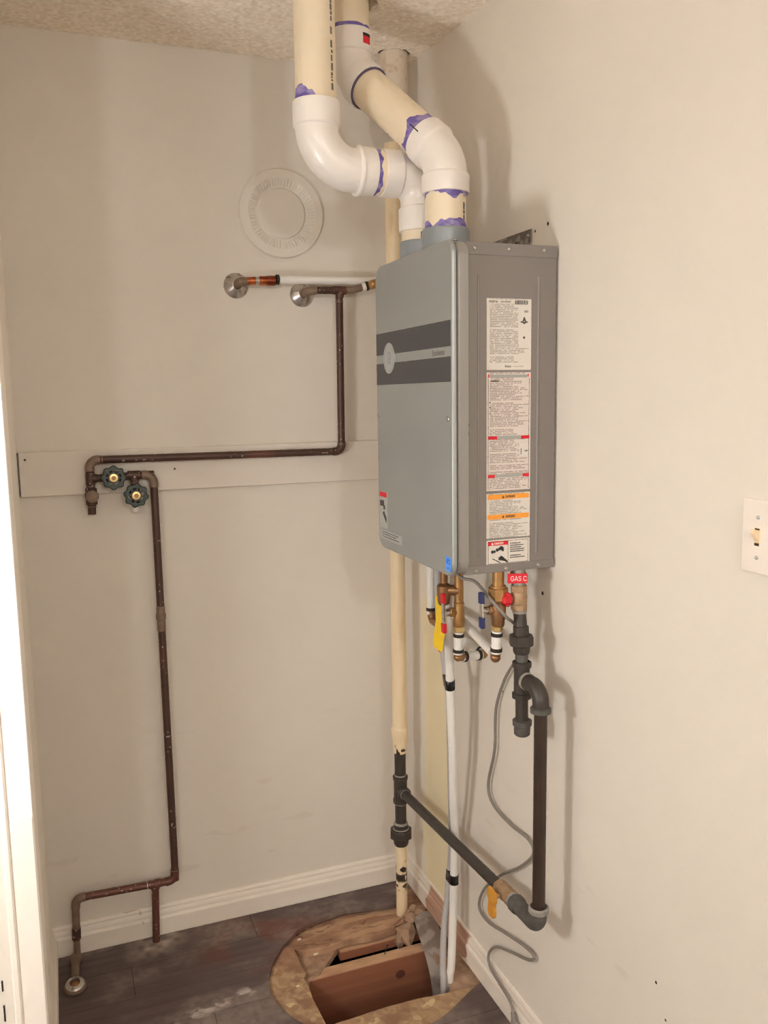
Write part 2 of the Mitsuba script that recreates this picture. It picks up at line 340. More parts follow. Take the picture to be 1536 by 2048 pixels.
cen = gpnt[gf].mean(1); ok = np.ones(len(gf), bool)
for hx_, hy_, hr_ in HOLES: ok &= np.hypot(cen[:, 0]-hx_, cen[:, 1]-hy_) > hr_*1.02
part('ceiling', 'popcorn_texture', trimesh.Trimesh(np.column_stack([gpnt, gz]), gf[ok], process=False), 'm_popcorn', True)
W = struct('attic', 'dark panel closing the space above the ceiling holes', 'attic')
one(W, bx(-.9, .05, -.9, .05, 2.62, 2.64, .0), 'm_dirt', False)  # dark-coloured panel stands in for the shaded space over the holes

# baseboards: profile (out from the wall, height)
BP = [(0, 0), (.013, 0), (.014, .002), (.014, .05), (.012, .055), (.0095, .057), (.0095, .064), (.008, .070), (.0065, .073), (.0065, .080), (.004, .086), (0, .087)]
def baseboard(a, b, out):
    a, b, out = V(a, float), V(b, float), V(out, float)
    vt = [a+out*o+V([0, 0, z]) for o, z in BP]+[b+out*o+V([0, 0, z]) for o, z in BP]; n = len(BP); f = []
    for i in range(n):
        j = (i+1) % n; f += [[i, j, n+j], [i, n+j, n+i]]
    for i in range(1, n-1): f += [[0, i, i+1], [n, n+i+1, n+i]]
    m = trimesh.Trimesh(vt, f, process=False); m.fix_normals(); return m
for nm, a, b, o, l in (('baseboard_back', (-1.065, 0, 0), (0, 0, 0), (0, -1, 0), 'white moulded baseboard along the back wall'),
                       ('baseboard_right', (0, 0, 0), (0, -2.4, 0), (-1, 0, 0), 'white moulded baseboard along the right wall, bare wood near the hole'),
                       ('baseboard_left', (-1.065, 0, 0), (-1.065, -.6, 0), (1, 0, 0), 'white baseboard along the left closet wall')):
    one(struct(nm, l, 'baseboard'), baseboard(a, b, o), 'm_baseboard', False)

# the round hole cut in the floor covering, and the hole in the subfloor below it
OVAL = Polygon([(.02, -.004), (-.035, -.004), (-.045, -.07), (-.091, -.132), (-.137, -.125), (-.19, -.112), (-.244, -.103), (-.317, -.112), (-.365, -.124), (-.403, -.143), (-.456, -.19), (-.503, -.256),
                (-.527, -.311), (-.534, -.35), (-.535, -.39), (-.527, -.427), (-.507, -.479), (-.47, -.535), (-.415, -.583), (-.35, -.615), (-.27, -.632), (-.21, -.631), (-.166, -.621),
                (-.123, -.6), (-.082, -.576), (-.05, -.557), (.02, -.528)])
F = struct('floor', 'dark wood floor of worn planks with a round hole cut through it', 'floor')
rng = np.random.default_rng(4)
PW = .1285
for i in range(7):
    y1, y0 = -i*PW-.0006, -(i+1)*PW+.0006
    cuts = [-1.065]; x = -1.065+[.55, .2, .75, .38, .62, .3, .5][i]
    while x < -.05: cuts.append(x); x += .72
    cuts.append(0.)
    for a, b in zip(cuts[:-1], cuts[1:]):
        pl = sbox(a+.0006, y0, b-.0006, y1).difference(OVAL)
        for g in getattr(pl, 'geoms', [pl]):
            if g.area < 2e-4: continue
            m = trimesh.creation.extrude_polygon(g.simplify(.0004), .0105, engine='earcut'); dz = rng.uniform(-.0006, 0)
            m.vertices[:, 2] += -.0105+dz
            part(F, 'plank', m, 'm_plank', False)
part(F, 'slab', bx(-3.2, 0, -5.2, -.9, -.04, 0, .0), 'm_plank', False)
def sheet(poly, z0, t, m, name='subfloor_board', res=None, amp=0., seed=1):
    """A board with an uneven broken surface."""
    mesh = trimesh.creation.extrude_polygon(Polygon(poly) if not hasattr(poly, 'area') else poly, t, engine='earcut'); mesh.vertices[:, 2] += z0
    if res:
        v, f = trimesh.remesh.subdivide_to_size(mesh.vertices, mesh.faces, res); mesh = trimesh.Trimesh(v, f); mesh.merge_vertices()
        h = meshkit.fbm(mesh.vertices*V([28, 28, 28]), 4, seed)-.5
        top = mesh.vertices[:, 2] > z0+t*.5
        mesh.vertices[:, 2] += np.where(top, h*amp-amp*.35, 0)
    part(F, name, mesh, m, 40 if res else False)
HOLE = Polygon([(-.433, -.2), (-.428, -.222), (-.05, -.222), (-.05, -.519), (-.18, -.519), (-.417, -.523), (-.43, -.518), (-.435, -.463), (-.434, -.356), (-.432, -.271)])
RAG = lambda pts, s: [(x+.004*math.sin(37*x+91*y+s), y+.005*math.sin(61*x+53*y+2*s)) for x, y in pts]
LAND = sbox(-1.065, -.9, 0, 0).difference(Polygon([(-.7, -.75), (.01, -.75), (.01, -.002), (-.7, -.002)]))
sheet(LAND, -.034, .0225, 'm_osb')                                                                       # under the planks round about
back_edge = [(x, -.221+.004*math.sin(40*x)) for x in np.linspace(-.125, -.41, 12)]
sheet(Polygon([(-.7, -.002), (0, -.002), (0, -.16), (-.06, -.2), (-.125, -.205)]+back_edge+[(-.42, -.205), (-.43, -.19), (-.7, -.1)]), -.034, .0225, 'm_osb', res=.01, amp=.015, seed=2)
left = [(-.7, -.102), (-.43, -.192), (-.428, -.24), (-.43, -.29), (-.425, -.315), (-.436, -.33), (-.433, -.36), (-.436, -.42), (-.432, -.5), (-.43, -.531), (-.5, -.6), (-.7, -.75)]
sheet(Polygon(left), -.034, .0225, 'm_osb', res=.018, amp=.004, seed=5)
front = [(-.698, -.752), (-.5, -.602), (-.428, -.532), (-.41, -.524), (-.33, -.519), (-.26, -.516), (-.18, -.519), (-.121, -.525), (-.06, -.53), (0, -.535), (0, -.752)]
sheet(Polygon(front), -.034, .0225, 'm_osb', res=.018, amp=.005, seed=8)
right = [(0, -.162), (-.052, -.205), (-.06, -.26), (-.066, -.33), (-.07, -.42), (-.082, -.5), (-.1, -.524), (-.06, -.528), (0, -.533)]
sheet(Polygon(right), -.036, .0225, 'm_rubble', res=.008, amp=.02, seed=11)
# joists and blocking under the subfloor
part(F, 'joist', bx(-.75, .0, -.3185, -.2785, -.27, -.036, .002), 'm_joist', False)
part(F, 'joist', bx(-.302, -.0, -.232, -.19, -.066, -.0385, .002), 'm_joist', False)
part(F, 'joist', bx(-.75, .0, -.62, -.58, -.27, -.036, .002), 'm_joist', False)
m = trimesh.creation.extrude_polygon(Polygon([(-.44, -.195), (-.305, -.2), (-.302, -.212), (-.36, -.278), (-.385, -.306), (-.426, -.322), (-.45, -.3)]), .018, engine='earcut')
m.vertices[:, 2] += -.052
part(F, 'broken_plank', m, 'm_rubble', False)
part(F, 'nailing_block', bx(-.5, -.44, -.58, -.3185, -.2, -.036, .002), 'm_joist', False)
W = struct('crawl_space', 'dark crawl space under the floor', 'crawl space')
one(W, join(bx(-1.1, .02, -.95, .02, -.75, -.72, 0), bx(-1.1, -1.05, -.95, .02, -.75, -.04, 0), bx(-1.1, .02, -.95, -.9, -.75, -.04, 0), bx(-.002, .02, -.95, .02, -.75, -.04, 0), bx(-1.1, .02, -.004, .02, -.75, -.04, 0)), 'm_dirt', False)

# closet opening: casing at the left edge of the picture
W = struct('trim_1', 'white painted door casing at the left edge', 'door casing')
part(W, 'jamb', bx(-1.065, -1.0532, -.702, -.58, 0, 2.385, .002), 'm_trim')
part(W, 'casing_board', bx(-1.0975, -1.0535, -.7135, -.6985, 0, 2.385, .003), 'm_trim')
part(W, 'casing_bead', bx(-1.1120, -1.0975, -.7185, -.6985, 0, 2.385, .0035), 'm_trim')
part(W, 'casing_lip', bx(-1.0575, -1.0540, -.7152, -.7125, .75, 2.385, .001), 'm_trim')
part('wall_front', 'slot', bx(-1.1325, -1.1295, -.7015, -.6985, .402, .424, .0003), 'm_black', False)
part('wall_front', 'slot', bx(-1.1325, -1.1295, -.7015, -.6985, .338, .372, .0003), 'm_black', False)

# unseen lamps placed behind the camera to light the closet, second bulb added fill
for i, lamp in enumerate(UNSEEN_CEILING_LAMPS):
    t = thing('unseen_ceiling_light', ('unseen bulb hanging behind the camera, placed to light the back wall', 'added larger fill bulb out of view in the far left behind the camera')[i], 'lamp')
    c = lamp['at']
    key = part(t, 'bulb', ball(c, lamp['radius']), 'm_white_plastic', True)
    scene[key]['emitter'] = {'type': 'area', 'radiance': {'type': 'rgb', 'value': lamp['rgb']}}
    part(t, 'cord', rod(c+V([0, 0, .15]), (c[0], c[1], CZ(-1)), .004, 10), 'm_white_plastic')
    part(t, 'socket', lathe([(0, 0), (0, .02), (.05, .024), (.055, 0)], c+V([0, 0, lamp['radius']+.002]), (0, 0, 1)), 'm_white_plastic')
t = thing('unseen_floor_lamp', 'unseen globe lamp on a slim stand left of the camera, placed to light the right wall', 'lamp')
c = UNSEEN_FLOOR_LAMP['at']
key = part(t, 'globe', ball(c, UNSEEN_FLOOR_LAMP['radius']), 'm_white_plastic', True)
scene[key]['emitter'] = {'type': 'area', 'radiance': {'type': 'rgb', 'value': UNSEEN_FLOOR_LAMP['rgb']}}
part(t, 'pole', rod((c[0], c[1], .02), c-V([0, 0, .112]), .011), 'm_screw')
part(t, 'base', lathe([(0, 0), (0, .13), (.012, .128), (.02, .02), (.02, 0)], (c[0], c[1], 0), (0, 0, 1)), 'm_screw')

# ------------------------------------------------------------------ the water heater
H = thing('water_heater', 'grey tankless water heater box hung on the right wall', 'water heater')
YA, YB, ZB, ZT = -.877, -.462, 1.171, 1.829       # front pan: near edge, far edge, bottom, top
part(H, 'cabinet', bx(-.213, -.003, -.855, -.478, 1.1705, 1.826, .003), 'm_heater_side')
def pan(x0, x1, g, r):
    pts = []
    for x, s in ((x0, g+.004), (x0+.0025, g+.0012), (x0+.006, g), (x1, g)):
        pts += [(x, y, z) for y, z in rrect(YA+s, YB-s, ZB+s, ZT-s, r)]
    return hull(pts)
part(H, 'rim', join(pan(-.236, -.2125, .003, .03), hull([(x, y, z) for x in (-.2405, -.236) for y, z in rrect(YA+.008, YB-.008, ZB+.008, ZT-.008, .026)])), 'm_heater_rim')
part(H, 'front_panel', pan(-.25, -.2402, .0, .03), 'm_heater_front')
UF, UZ, US = V([0, -1., 0]), V([0, 0, 1.]), V([1., 0, 0])
XF = -.25
part(H, 'stripe', card((XF, -.4665, 1.6265), UF, UZ, .4065, .0495, .0005, .0004), 'm_band', False, 'upper dark grey stripe')
part(H, 'stripe', card((XF, -.4665, 1.5585), UF, UZ, .4065, .0485, .0005, .0004), 'm_band', False, 'lower dark grey stripe')
em = trimesh.creation.extrude_polygon(Polygon([(.0335*math.cos(a), .0345*math.sin(a)) for a in np.linspace(0, 2*math.pi, 49)[:-1]]), .002, engine='earcut')
E1 = part(H, 'emblem', put(em, (XF, -.5495, 1.6175), UF, UZ), 'm_emblem', False, 'round silver emblem')
ringp = Polygon([(.029*math.cos(a), .030*math.sin(a)) for a in np.linspace(0, 2*math.pi, 49)[:-1]])
part(E1, 'ring', put(trimesh.creation.extrude_polygon(ringp.difference(ringp.buffer(-.0012)), .0005, engine='earcut'), (XF-.002, -.5495, 1.6175), UF, UZ), 'm_heater_front', False)
part(E1, 'lettering', words('R', .026, (XF-.002, -.5405, 1.605), UF, UZ, .0006), 'm_heater_front', False)
part(H, 'lettering', words('EcoSense', .0105, (XF, -.786, 1.6115), UF, UZ, .0004, width=.057), 'm_printdark', False)
for y, z in ((-.859, 1.487), (-.4735, 1.488)): screw(H, (XF, y, z), (-1, 0, 0), .0055)
for y in (-.52, -.855): screw(H, (-.2315, y, ZT-.0028), (0, 0, 1), .005)
for y in (-.52, -.60, -.845): screw(H, (-.2315, y, ZB+.003), (0, 0, -1), .005, 'm_darkscrew' if y > -.7 else 'm_screw')
# stickers on the front
L1 = part(H, 'front_danger_label', card((XF, -.4725, 1.221), UF, UZ, .05, .087), 'm_clear_label', False, 'clear danger sticker at the lower far corner')
part(L1, 'heading', card((XF-.0006, -.474, 1.2955), UF, UZ, .046, .0115, .0003, .0005), 'm_red', False)
part(L1, 'tap_picture', put(join(*[trimesh.creation.extrude_polygon(g, .0003, engine='earcut') for g in (sbox(.004, .052, .03, .066), sbox(.026, .045, .036, .055), Polygon([(.02, .036), (.03, .041), (.045, .026), (.045, .014), (.036, .02)]))]), (XF-.0006, -.4725, 1.221), UF, UZ), 'm_print', False)
L1b = part(H, 'front_text_label', card((XF, -.4725, 1.221-.026), UF, UZ, .14, .0215), 'm_emblem', False, 'long silver text sticker along the bottom edge')
part(L1b, 'print', join(*[card((XF-.0006, -.49, 1.2+.0055*k), UF, UZ, (.105, .09, .1)[k], .0022, .0002, .0002) for k in range(3)]), 'm_printdark', False)
L2 = part(H, 'efficiency_sticker', card((XF, -.8455, 1.183), UF, UZ, .0255, .029), 'm_blue_sticker', False, 'small blue sticker near the lower near corner')
arc = lambda r0, r1, a0, a1, c: Polygon([(c[0]+r0*math.cos(a), c[1]+r0*math.sin(a)) for a in np.linspace(a0, a1, 14)]+[(c[0]+r1*math.cos(a), c[1]+r1*math.sin(a)) for a in np.linspace(a1, a0, 14)])
part(L2, 'mark', put(join(*[trimesh.creation.extrude_polygon(g, .0003, engine='earcut') for g in (arc(.0075, .0092, -.4, 3.4, (.0125, .0165)), arc(0.002, .0045, 1, 5.2, (.013, .0185)), Polygon([(.006, .005), (.013, .0085), (.02, .004), (.0195, .0028), (.013, .0065), (.0065, .0035)]))]), (XF-.0006, -.8455, 1.183), UF, UZ), 'm_blue_dark', False)
# near side: flanges, pressed ribs, screws
YS = -.855
part(H, 'side_flange', bx(-.21, -.004, YS-.0016, YS+.001, 1.802, 1.826, .0008), 'm_heater_side')
part(H, 'side_flange', bx(-.21, -.004, YS-.0016, YS+.001, 1.1705, 1.188, .0008), 'm_heater_side')
for x in (-.181, -.046): part(H, 'pressed_rib', rod((x, YS+.0015, 1.765), (x, YS+.0015, 1.205), .0032, 12), 'm_heater_side')
for x, z in ((-.19, 1.814), (-.115, 1.815), (-.035, 1.816), (-.187, 1.177), (-.118, 1.177), (-.042, 1.178)): screw(H, (x, YS-.0016, z), (0, -1, 0), .0042)
for z in (1.474, 1.456): screw(H, (-.206, YS, z), (0, -1, 0), .004, 'm_darkscrew')
x0, wd = -.1635, .1005
def side(z): return (x0, YS, z)
def stick(name, z0, z1, m, label):
    me, uv = card_uv(side(z0), US, UZ, wd, z1-z0); return part(H, name, me, m, False, label, uv)
on = lambda x, z, k=1: (x0+x, YS-.0006*k-.0001, z)
P = lambda par, name, x, z, w, h, m, r=.0003: part(par, name, card(on(x, z), US, UZ, w, h, .0003, r), m, False)
# rating plate
A = stick('rating_plate', 1.581, 1.7205, 'm_paper_white', 'tall white rating plate with a barcode, uppermost sticker of the near side')
P(A, 'blank', .060, 1.7085, .0385, .010, 'm_paper_plain')
rb = np.random.default_rng(3); bars = []; x = .0625
while x < .092:
    w = rb.uniform(.0005, .0017); bars.append(card((x0+x, YS-.0011, 1.7095), US, UZ, w, .008, .0002, .0001)); x += w+rb.uniform(.0004, .0011)
part(A, 'barcode', join(*bars), 'm_print', False)
P(A, 'blank', .0705, 1.632, .028, .074, 'm_paper_plain'); P(A, 'blank', .004, 1.5825, .093, .012, 'm_paper_plain'); P(A, 'blank', .004, 1.7115, .055, .007, 'm_paper_plain')
part(A, 'lettering', words('Model No.', .0042, (x0+.005, YS-.001, 1.7125), US, UZ, .0002, width=.02), 'm_print', False)
P(A, 'model_number', .03, 1.7125, .024, .0038, 'm_printdark')
part(A, 'lettering', words('Rheem', .0045, (x0+.041, YS-.001, 1.586), US, UZ, .0002, width=.013), 'm_print', False)
P(A, 'print_line', .057, 1.5868, .027, .0022, 'm_clear_label')
tri = [(.0, .0055), (.004, .006), (.0075, .0148), (.0085, .0148), (.0125, .006), (.0165, .0055), (.0162, .0035), (.0125, .003), (.008, 0), (.004, .003), (.0, .0035)]
part(A, 'certification_mark', put(trimesh.creation.extrude_polygon(Polygon(tri).difference(Polygon([(.0066, .0045), (.0082, .0085), (.0098, .0045)])), .0003, engine='earcut'), (x0+.076, YS-.001, 1.671), US, UZ), 'm_print', False)
part(A, 'certification_mark', put(join(*[trimesh.creation.extrude_polygon(arc(.0013, .0022, 0, 6.28, c), .0003, engine='earcut') for c in ((.002, .002), (.0062, .002))]), (x0+.0845, YS-.001, 1.694), US, UZ), 'm_print', False)
part(A, 'certification_mark', put(trimesh.creation.extrude_polygon(arc(.0004, .0024, 0, 6.28, (.002, .003)), .0003, engine='earcut'), (x0+.082, YS-.001, 1.642), US, UZ), 'm_print', False)
# safety instruction sheet
B = stick('safety_sheet', 1.339, 1.5765, 'm_paper_warning', 'long white safety sheet with small red blocks, below the rating plate')
for x, z, w, h in ((.003, 1.566, .0022, .0065), (.093, 1.567, .0022, .0065), (.003, 1.443, .021, .0065), (.0785, 1.443, .0195, .0065), (.003, 1.3655, .0155, .0065), (.083, 1.3655, .0145, .0065)):
    P(B, 'red_block', x, z, w, h, 'm_red')
P(B, 'blank', .0255, 1.4435, .052, .0065, 'm_clear_label'); P(B, 'blank', .0195, 1.366, .062, .006, 'm_clear_label'); P(B, 'blank', .006, 1.566, .086, .006, 'm_clear_label')
part(B, 'lettering', words('WARNING:', .0035, (x0+.009, YS-.001, 1.5575), US, UZ, .0002, width=.018), 'm_print', False)
P(B, 'border', .003, 1.341, .0008, .224, 'm_printdark', .0001); P(B, 'border', .0962, 1.341, .0008, .224, 'm_printdark', .0001)
P(B, 'blank', .075, 1.408, .0205, .026, 'm_paper_plain'); P(B, 'valve_picture', .0775, 1.411, .0028, .013, 'm_print'); P(B, 'valve_picture', .0865, 1.4165, .0085, .0035, 'm_print')
for z in (1.516, 1.506, 1.494): P(B, 'bullet', .006, z, .0024, .0024, 'm_print')
# orange warning pair
D = stick('warning_label', 1.2415, 1.3335, 'm_paper_white', 'cream warning sticker with two orange heading bars')
for z, w in ((1.3215, 'DANGER'), (1.2805, 'WARNING')):
    P(D, 'orange_bar', .0028, z, .095, .0098, 'm_orange')
    part(D, 'lettering', words(w, .0046, (x0+.043, YS-.0013, z+.0026), US, UZ, .0002, width=.022), 'm_print', False)
    part(D, 'alert_sign', put(trimesh.creation.extrude_polygon(Polygon([(0, 0), (.006, 0), (.003, .0055)]).difference(Polygon([(.0023, .0015), (.0037, .0015), (.003, .004)])), .0002, engine='earcut'), (x0+.035, YS-.0013, z+.0022), US, UZ), 'm_print', False)
# scald danger
G = part(H, 'scald_label', card(side(1.185), US, UZ, wd, .053, .0006, .003), 'm_paper_plain', False, 'white scald danger sticker with a red heading and a hand picture, lowest of the near side')
P(G, 'heading', .0038, 1.2265, .046, .0082, 'm_red')
part(G, 'lettering', words('DANGER', .0044, (x0+.0175, YS-.0013, 1.2285), US, UZ, .0002, width=.021), 'm_white_text', False)
part(G, 'alert_sign', put(trimesh.creation.extrude_polygon(Polygon([(0, 0), (.006, 0), (.003, .0055)]), .0002, engine='earcut'), (x0+.0105, YS-.0013, 1.2281), US, UZ), 'm_white_text', False)
fr = sbox(.0036, .0035, .0972, .0502).difference(sbox(.0043, .0042, .0965, .0495)).union(sbox(.0496, .0035, .0503, .0502))
part(G, 'border', put(trimesh.creation.extrude_polygon(fr, .0002, engine='earcut'), on(0, 1.185), US, UZ), 'm_print', False)
gp = lambda pts: trimesh.creation.extrude_polygon(Polygon(pts).buffer(.0004), .0003, engine='earcut')
disc = lambda x, z, r: trimesh.creation.extrude_polygon(Polygon([(x+r*math.cos(a), z+r*1.15*math.sin(a)) for a in np.linspace(0, 6.283, 15)[:-1]]), .0003, engine='earcut')
part(G, 'tap_picture', put(join(disc(.0135, .0285, .0028), disc(.0185, .0288, .0026), disc(.0245, .0318, .003), gp([(.027, .031), (.028, .036), (.036, .038), (.0395, .036), (.0395, .029), (.036, .029), (.035, .032)]), gp([(.0315, .036), (.0315, .0385), (.036, .0392), (.037, .037)])), on(0, 1.185), US, UZ), 'm_black', False)
part(G, 'hand_picture', put(join(gp([(.0285, .014), (.031, .0175), (.0345, .019), (.038, .0165), (.0425, .0125), (.0485, .0075), (.0485, .0045), (.042, .008), (.036, .0095), (.031, .0105)]), gp([(.029, .0145), (.0265, .0165), (.028, .0145)]), gp([(.0305, .012), (.027, .0115), (.031, .0105)]), gp([(.014, .014), (.031, .005), (.032, .0055), (.0145, .0145)])), on(0, 1.185), US, UZ), 'm_black', False)
part(G, 'print', join(*[card((x0+.054, YS-.0008, 1.2275-.0042*k), US, UZ, .022+.016*rb.random(), .0021, .0002, .0002) for k in range(8) if k not in (5,)]), 'm_printdark', False)
# flue sockets on top
ZC = 1.826
EX, IN = V([-.1615, -.664]), V([-.165, -.54])
part(H, 'flue_socket', lathe([(0, .06), (.006, .06), (.008, .0515), (.052, .0515), (.058, .0495), (.058, .03)], (*EX, ZC), UZ), 'm_collar', 35, 'grey exhaust socket')
part(H, 'flue_socket', lathe([(0, .058), (.006, .058), (.008, .0485), (.048, .0485), (.052, .047), (.052, .03)], (*IN, ZC), UZ), 'm_collar', 35, 'grey air intake socket')
part(H, 'wall_bracket', join(bx(-.004, -.001, -.751, -.5, 1.8, 1.879, .0008), bx(-.03, -.003, -.751, -.5, 1.8265, 1.829, .0008)), 'm_galv', False, 'galvanised hanging bracket above the cabinet')
screw(H, (-.004, -.69, 1.858), (-1, 0, 0), .004, 'm_black'); screw(H, (-.004, -.738, 1.866), (-1, 0, 0), .004)

# ------------------------------------------------------------------ PVC vent pipes
RP, RH = .0438, .0505
def hub(par, a, b, label=None):
    a, b = V(a, float), V(b, float); L = np.linalg.norm(b-a)
    part(par, 'fitting_hub', lathe([(0, RP), (0, RH-.001), (.002, RH), (L-.003, RH+.0006), (L, RH-.0012), (L+.003, RP+.002)], a, b-a, 48), 'm_pvc_fitting', 40, label)
def dashes(par, at, d, side_dir, L, seed, r=RP, sz=.0075):
    """The printed line along a pipe: illegible strokes lying on the curved surface."""
    r_ = np.random.default_rng(seed); d = unit(d); n = unit(side_dir); n = unit(n-(n@d)*d); w = np.cross(n, d); t = 0.; ms = []
    while t < L:
        k = r_.uniform(.003, .016); 
        q = V(at, float)+d*t+n*(r-.0004)
        m = bx(-sz/2*r_.uniform(.5, 1), sz/2*r_.uniform(.5, 1), 0, min(k, L-t), 0, .0007, .0001); m.vertices = q+m.vertices @ V([w, d, n]); ms.append(m)
        t += k+r_.choice([.002, .004, .012])
    part(par, 'print', join(*ms), 'm_printdark', False)
I = thing('intake_vent_pipe', 'white PVC vent pipe rising from the front left with a sweeping elbow', 'vent pipe')
zl = 2.022; XV = -.4065; YI = IN[1]
part(I, 'pipe', rod((XV, YI, 2.125), (XV, YI, 2.5), RP, 48), 'm_pvc_pipe', 40, 'cream vertical pipe length')
part(I, 'primer_stain', wavy_sleeve((XV, YI, 2.155), UZ, RP, .012, .03, 3, a0=-2.0, a1=-.3), 'm_primer', 35, 'purple primer smear')
dashes(I, (XV, YI, 2.172), UZ, (.6, -.83, 0), .33, 5)
hub(I, (XV, YI, 2.155), (XV, YI, 2.105))
part(I, 'elbow', sweep(fillet([(XV, YI, 2.12), (XV, YI, zl), (-.305, YI, zl)], .083, 18), .0462, 48), 'm_pvc_fitting', 60, 'glossy white sweep elbow')
hub(I, (-.281, YI, zl), (-.319, YI, zl))
part(I, 'rim', lathe([(0, .046), (0, .0525), (.002, .0535), (.005, .0535), (.007, .0525), (.007, .046)], (-.319, YI, zl), (1, 0, 0), 48), 'm_pvc_fitting', 40)
part(I, 'pipe', rod((-.295, YI, zl), (-.24, YI, zl), RP+.004, 48), 'm_pvc_pipe', 40, 'short cream pipe with purple primer')
part(I, 'primer_stain', wavy_sleeve((-.281, YI, zl), (1, 0, 0), RP+.004, .004, .017, 7), 'm_primer', 35, 'purple primer smear')
hub(I, (-.262, YI, zl), (-.221, YI, zl))
part(I, 'elbow', sweep(fillet([(-.235, YI, zl), (IN[0], YI, zl), (IN[0], YI, 1.935)], .058, 16), .0462, 48), 'm_pvc_fitting', 60)
hub(I, (IN[0], YI, 1.9), (IN[0], YI, 1.951))
part(I, 'pipe', rod((IN[0], YI, 1.86), (IN[0], YI, 1.92), RP, 48), 'm_pvc_pipe', 40)
dashes(I, (IN[0], YI, 1.88), UZ, (-.35, -.93, 0), .016, 9)
# exhaust
X = thing('exhaust_vent_pipe', 'cream PVC vent pipe running diagonally with purple primer rings', 'vent pipe')
LO, UP = V([-.1545, -.655, 2.03]), V([-.287, -.425, 2.268]); dd = unit(UP-LO); AX = V([EX[0], EX[1], 1.87])
LO = V([EX[0], EX[1], 2.03]); dd = unit(UP-LO)
part(X, 'pipe', rod(AX, (EX[0], EX[1], 1.975), RP, 48), 'm_pvc_pipe', 40, 'short cream pipe above the heater')
part(X, 'primer_stain', wavy_sleeve((EX[0], EX[1], 1.884), UZ, RP, .001, .02, 12), 'm_primer', 35, 'purple primer ring')
part(X, 'primer_stain', wavy_sleeve((EX[0], EX[1], 1.958), -UZ, RP, .001, .02, 14), 'm_primer', 35, 'purple primer ring')
dashes(X, (EX[0], EX[1], 1.885), UZ, (.58, -.78, 0), .065, 15)
hub(X, (EX[0], EX[1], 1.957), (EX[0], EX[1], 1.996))
part(X, 'elbow', sweep(fillet([(EX[0], EX[1], 1.985), LO, LO+dd*.045], .09, 14), .0462, 48), 'm_pvc_fitting', 60)
hub(X, LO+dd*.075, LO+dd*.036)
part(X, 'pipe', rod(LO+dd*.045, UP-dd*.05, RP, 48), 'm_pvc_pipe', 40, 'long diagonal cream pipe')
part(X, 'primer_stain', wavy_sleeve(LO+dd*.075, dd, RP, .014, .034, 20), 'm_primer', 35, 'purple primer ring')
pn = CAM-LO; pn = unit(unit(pn-(pn@dd)*dd)*.8+unit(np.cross(dd, pn))*-.6)
if pn[2] < 0: pn = unit(pn+V([0, 0, .9])); pn = unit(pn-(pn@dd)*dd)
part(X, 'pen_mark', rod(LO+dd*.06+pn*(RH+.0004), LO+dd*.09+pn*(RH+.0004), .0011, 8), 'm_black')
part(X, 'primer_stain', lathe([(0, RP+.0003), (.0005, RP+.0045), (.004, RP+.004), (.0045, RP+.0003)], UP-dd*.0745, dd, 48), 'm_primer_dark', 35, 'thin dark primer ring')
hub(X, UP-dd*.071, UP-dd*.036)
part(X, 'elbow', sweep(fillet([UP-dd*.045, UP, UP+UZ*.045], .09, 14), .0462, 48), 'm_pvc_fitting', 60)
hub(X, UP+UZ*.083, UP+UZ*.037)
part(X, 'pipe', rod(UP+UZ*.04, (UP[0], UP[1], 2.5), RP, 48), 'm_pvc_pipe', 40)
part(X, 'primer_stain', wavy_sleeve(UP+UZ*.083, UZ, RP, .006, .012, 22), 'm_primer', 35, 'purple primer ring')
st = wrap(trimesh.creation.extrude_polygon(sbox(0, 0, .022, .019), .0005, engine='earcut').subdivide().subdivide(), UP+UZ*.048, RH+.0004, math.radians(-62))
S1 = part(X, 'sticker', st, 'm_red', False, 'small red and black sticker on the top coupling')
part(S1, 'black_strip', wrap(trimesh.creation.extrude_polygon(sbox(0, 0, .022, .006), .0005, engine='earcut').subdivide().subdivide(), UP+UZ*.0635, RH+.0008, math.radians(-62)), 'm_black', False)

# ------------------------------------------------------------------ gas riser in the corner
RX, RY = -.0805, -.157
def vz(z0, z1): return (RX, RY, z0), (RX, RY, z1)
R1 = thing('gas_riser', 'cream painted gas pipe standing in the corner with black iron tee and union', 'pipe')
part(R1, 'upper_pipe', rod(*vz(.55, 2.2), .0212), 'm_riser', 40, 'cream painted upper pipe')
part(R1, 'sleeve', lathe([(0, .0212), (.015, .031), (.04, .036), (.20, .037), (.20, 0)], (RX+.008, RY+.004, 2.228), (0, .0, 1), 40), 'm_plaster_pipe', 40, 'wide plastered sleeve at the ceiling')
part(R1, 'reducing_coupling', lathe([(0, .0185), (.002, .0195), (.038, .021), (.046, .0225), (.058, .0245), (.07, .025), (.076, .0242), (.08, .0212)], (RX, RY, .494), UZ, 40), 'm_riser', 40, 'cream reducing coupling with chipped paint')
part(R1, 'nipple', rod(*vz(.41, .5), .0167), 'm_iron', 40, 'bare black nipple')
part(R1, 'tee', join(collar(*vz(.34, .42), .0195), lathe([(0, .0195), (.002, .0222), (.011, .0222), (.013, .0195)], (RX, RY, .41), UZ), lathe([(0, .0195), (.002, .0222), (.011, .0222), (.013, .0195)], (RX, RY, .338), UZ), collar((RX, RY, .378), (RX, RY-.032, .378), .0165), collar((RX, RY-.024, .378), (RX, RY-.036, .378), .0195)), 'm_iron', 40, 'black iron tee')
part(R1, 'thread_ring', lathe([(0, .0167), (.0005, .0178), (.003, .0175), (.004, .0167)], (RX, RY, .4225), UZ), 'm_dope', 40)
part(R1, 'thread_ring', lathe([(0, .0167), (.0005, .0175), (.003, .0172), (.004, .0167)], (RX, RY, .334), UZ), 'm_dope', 40)
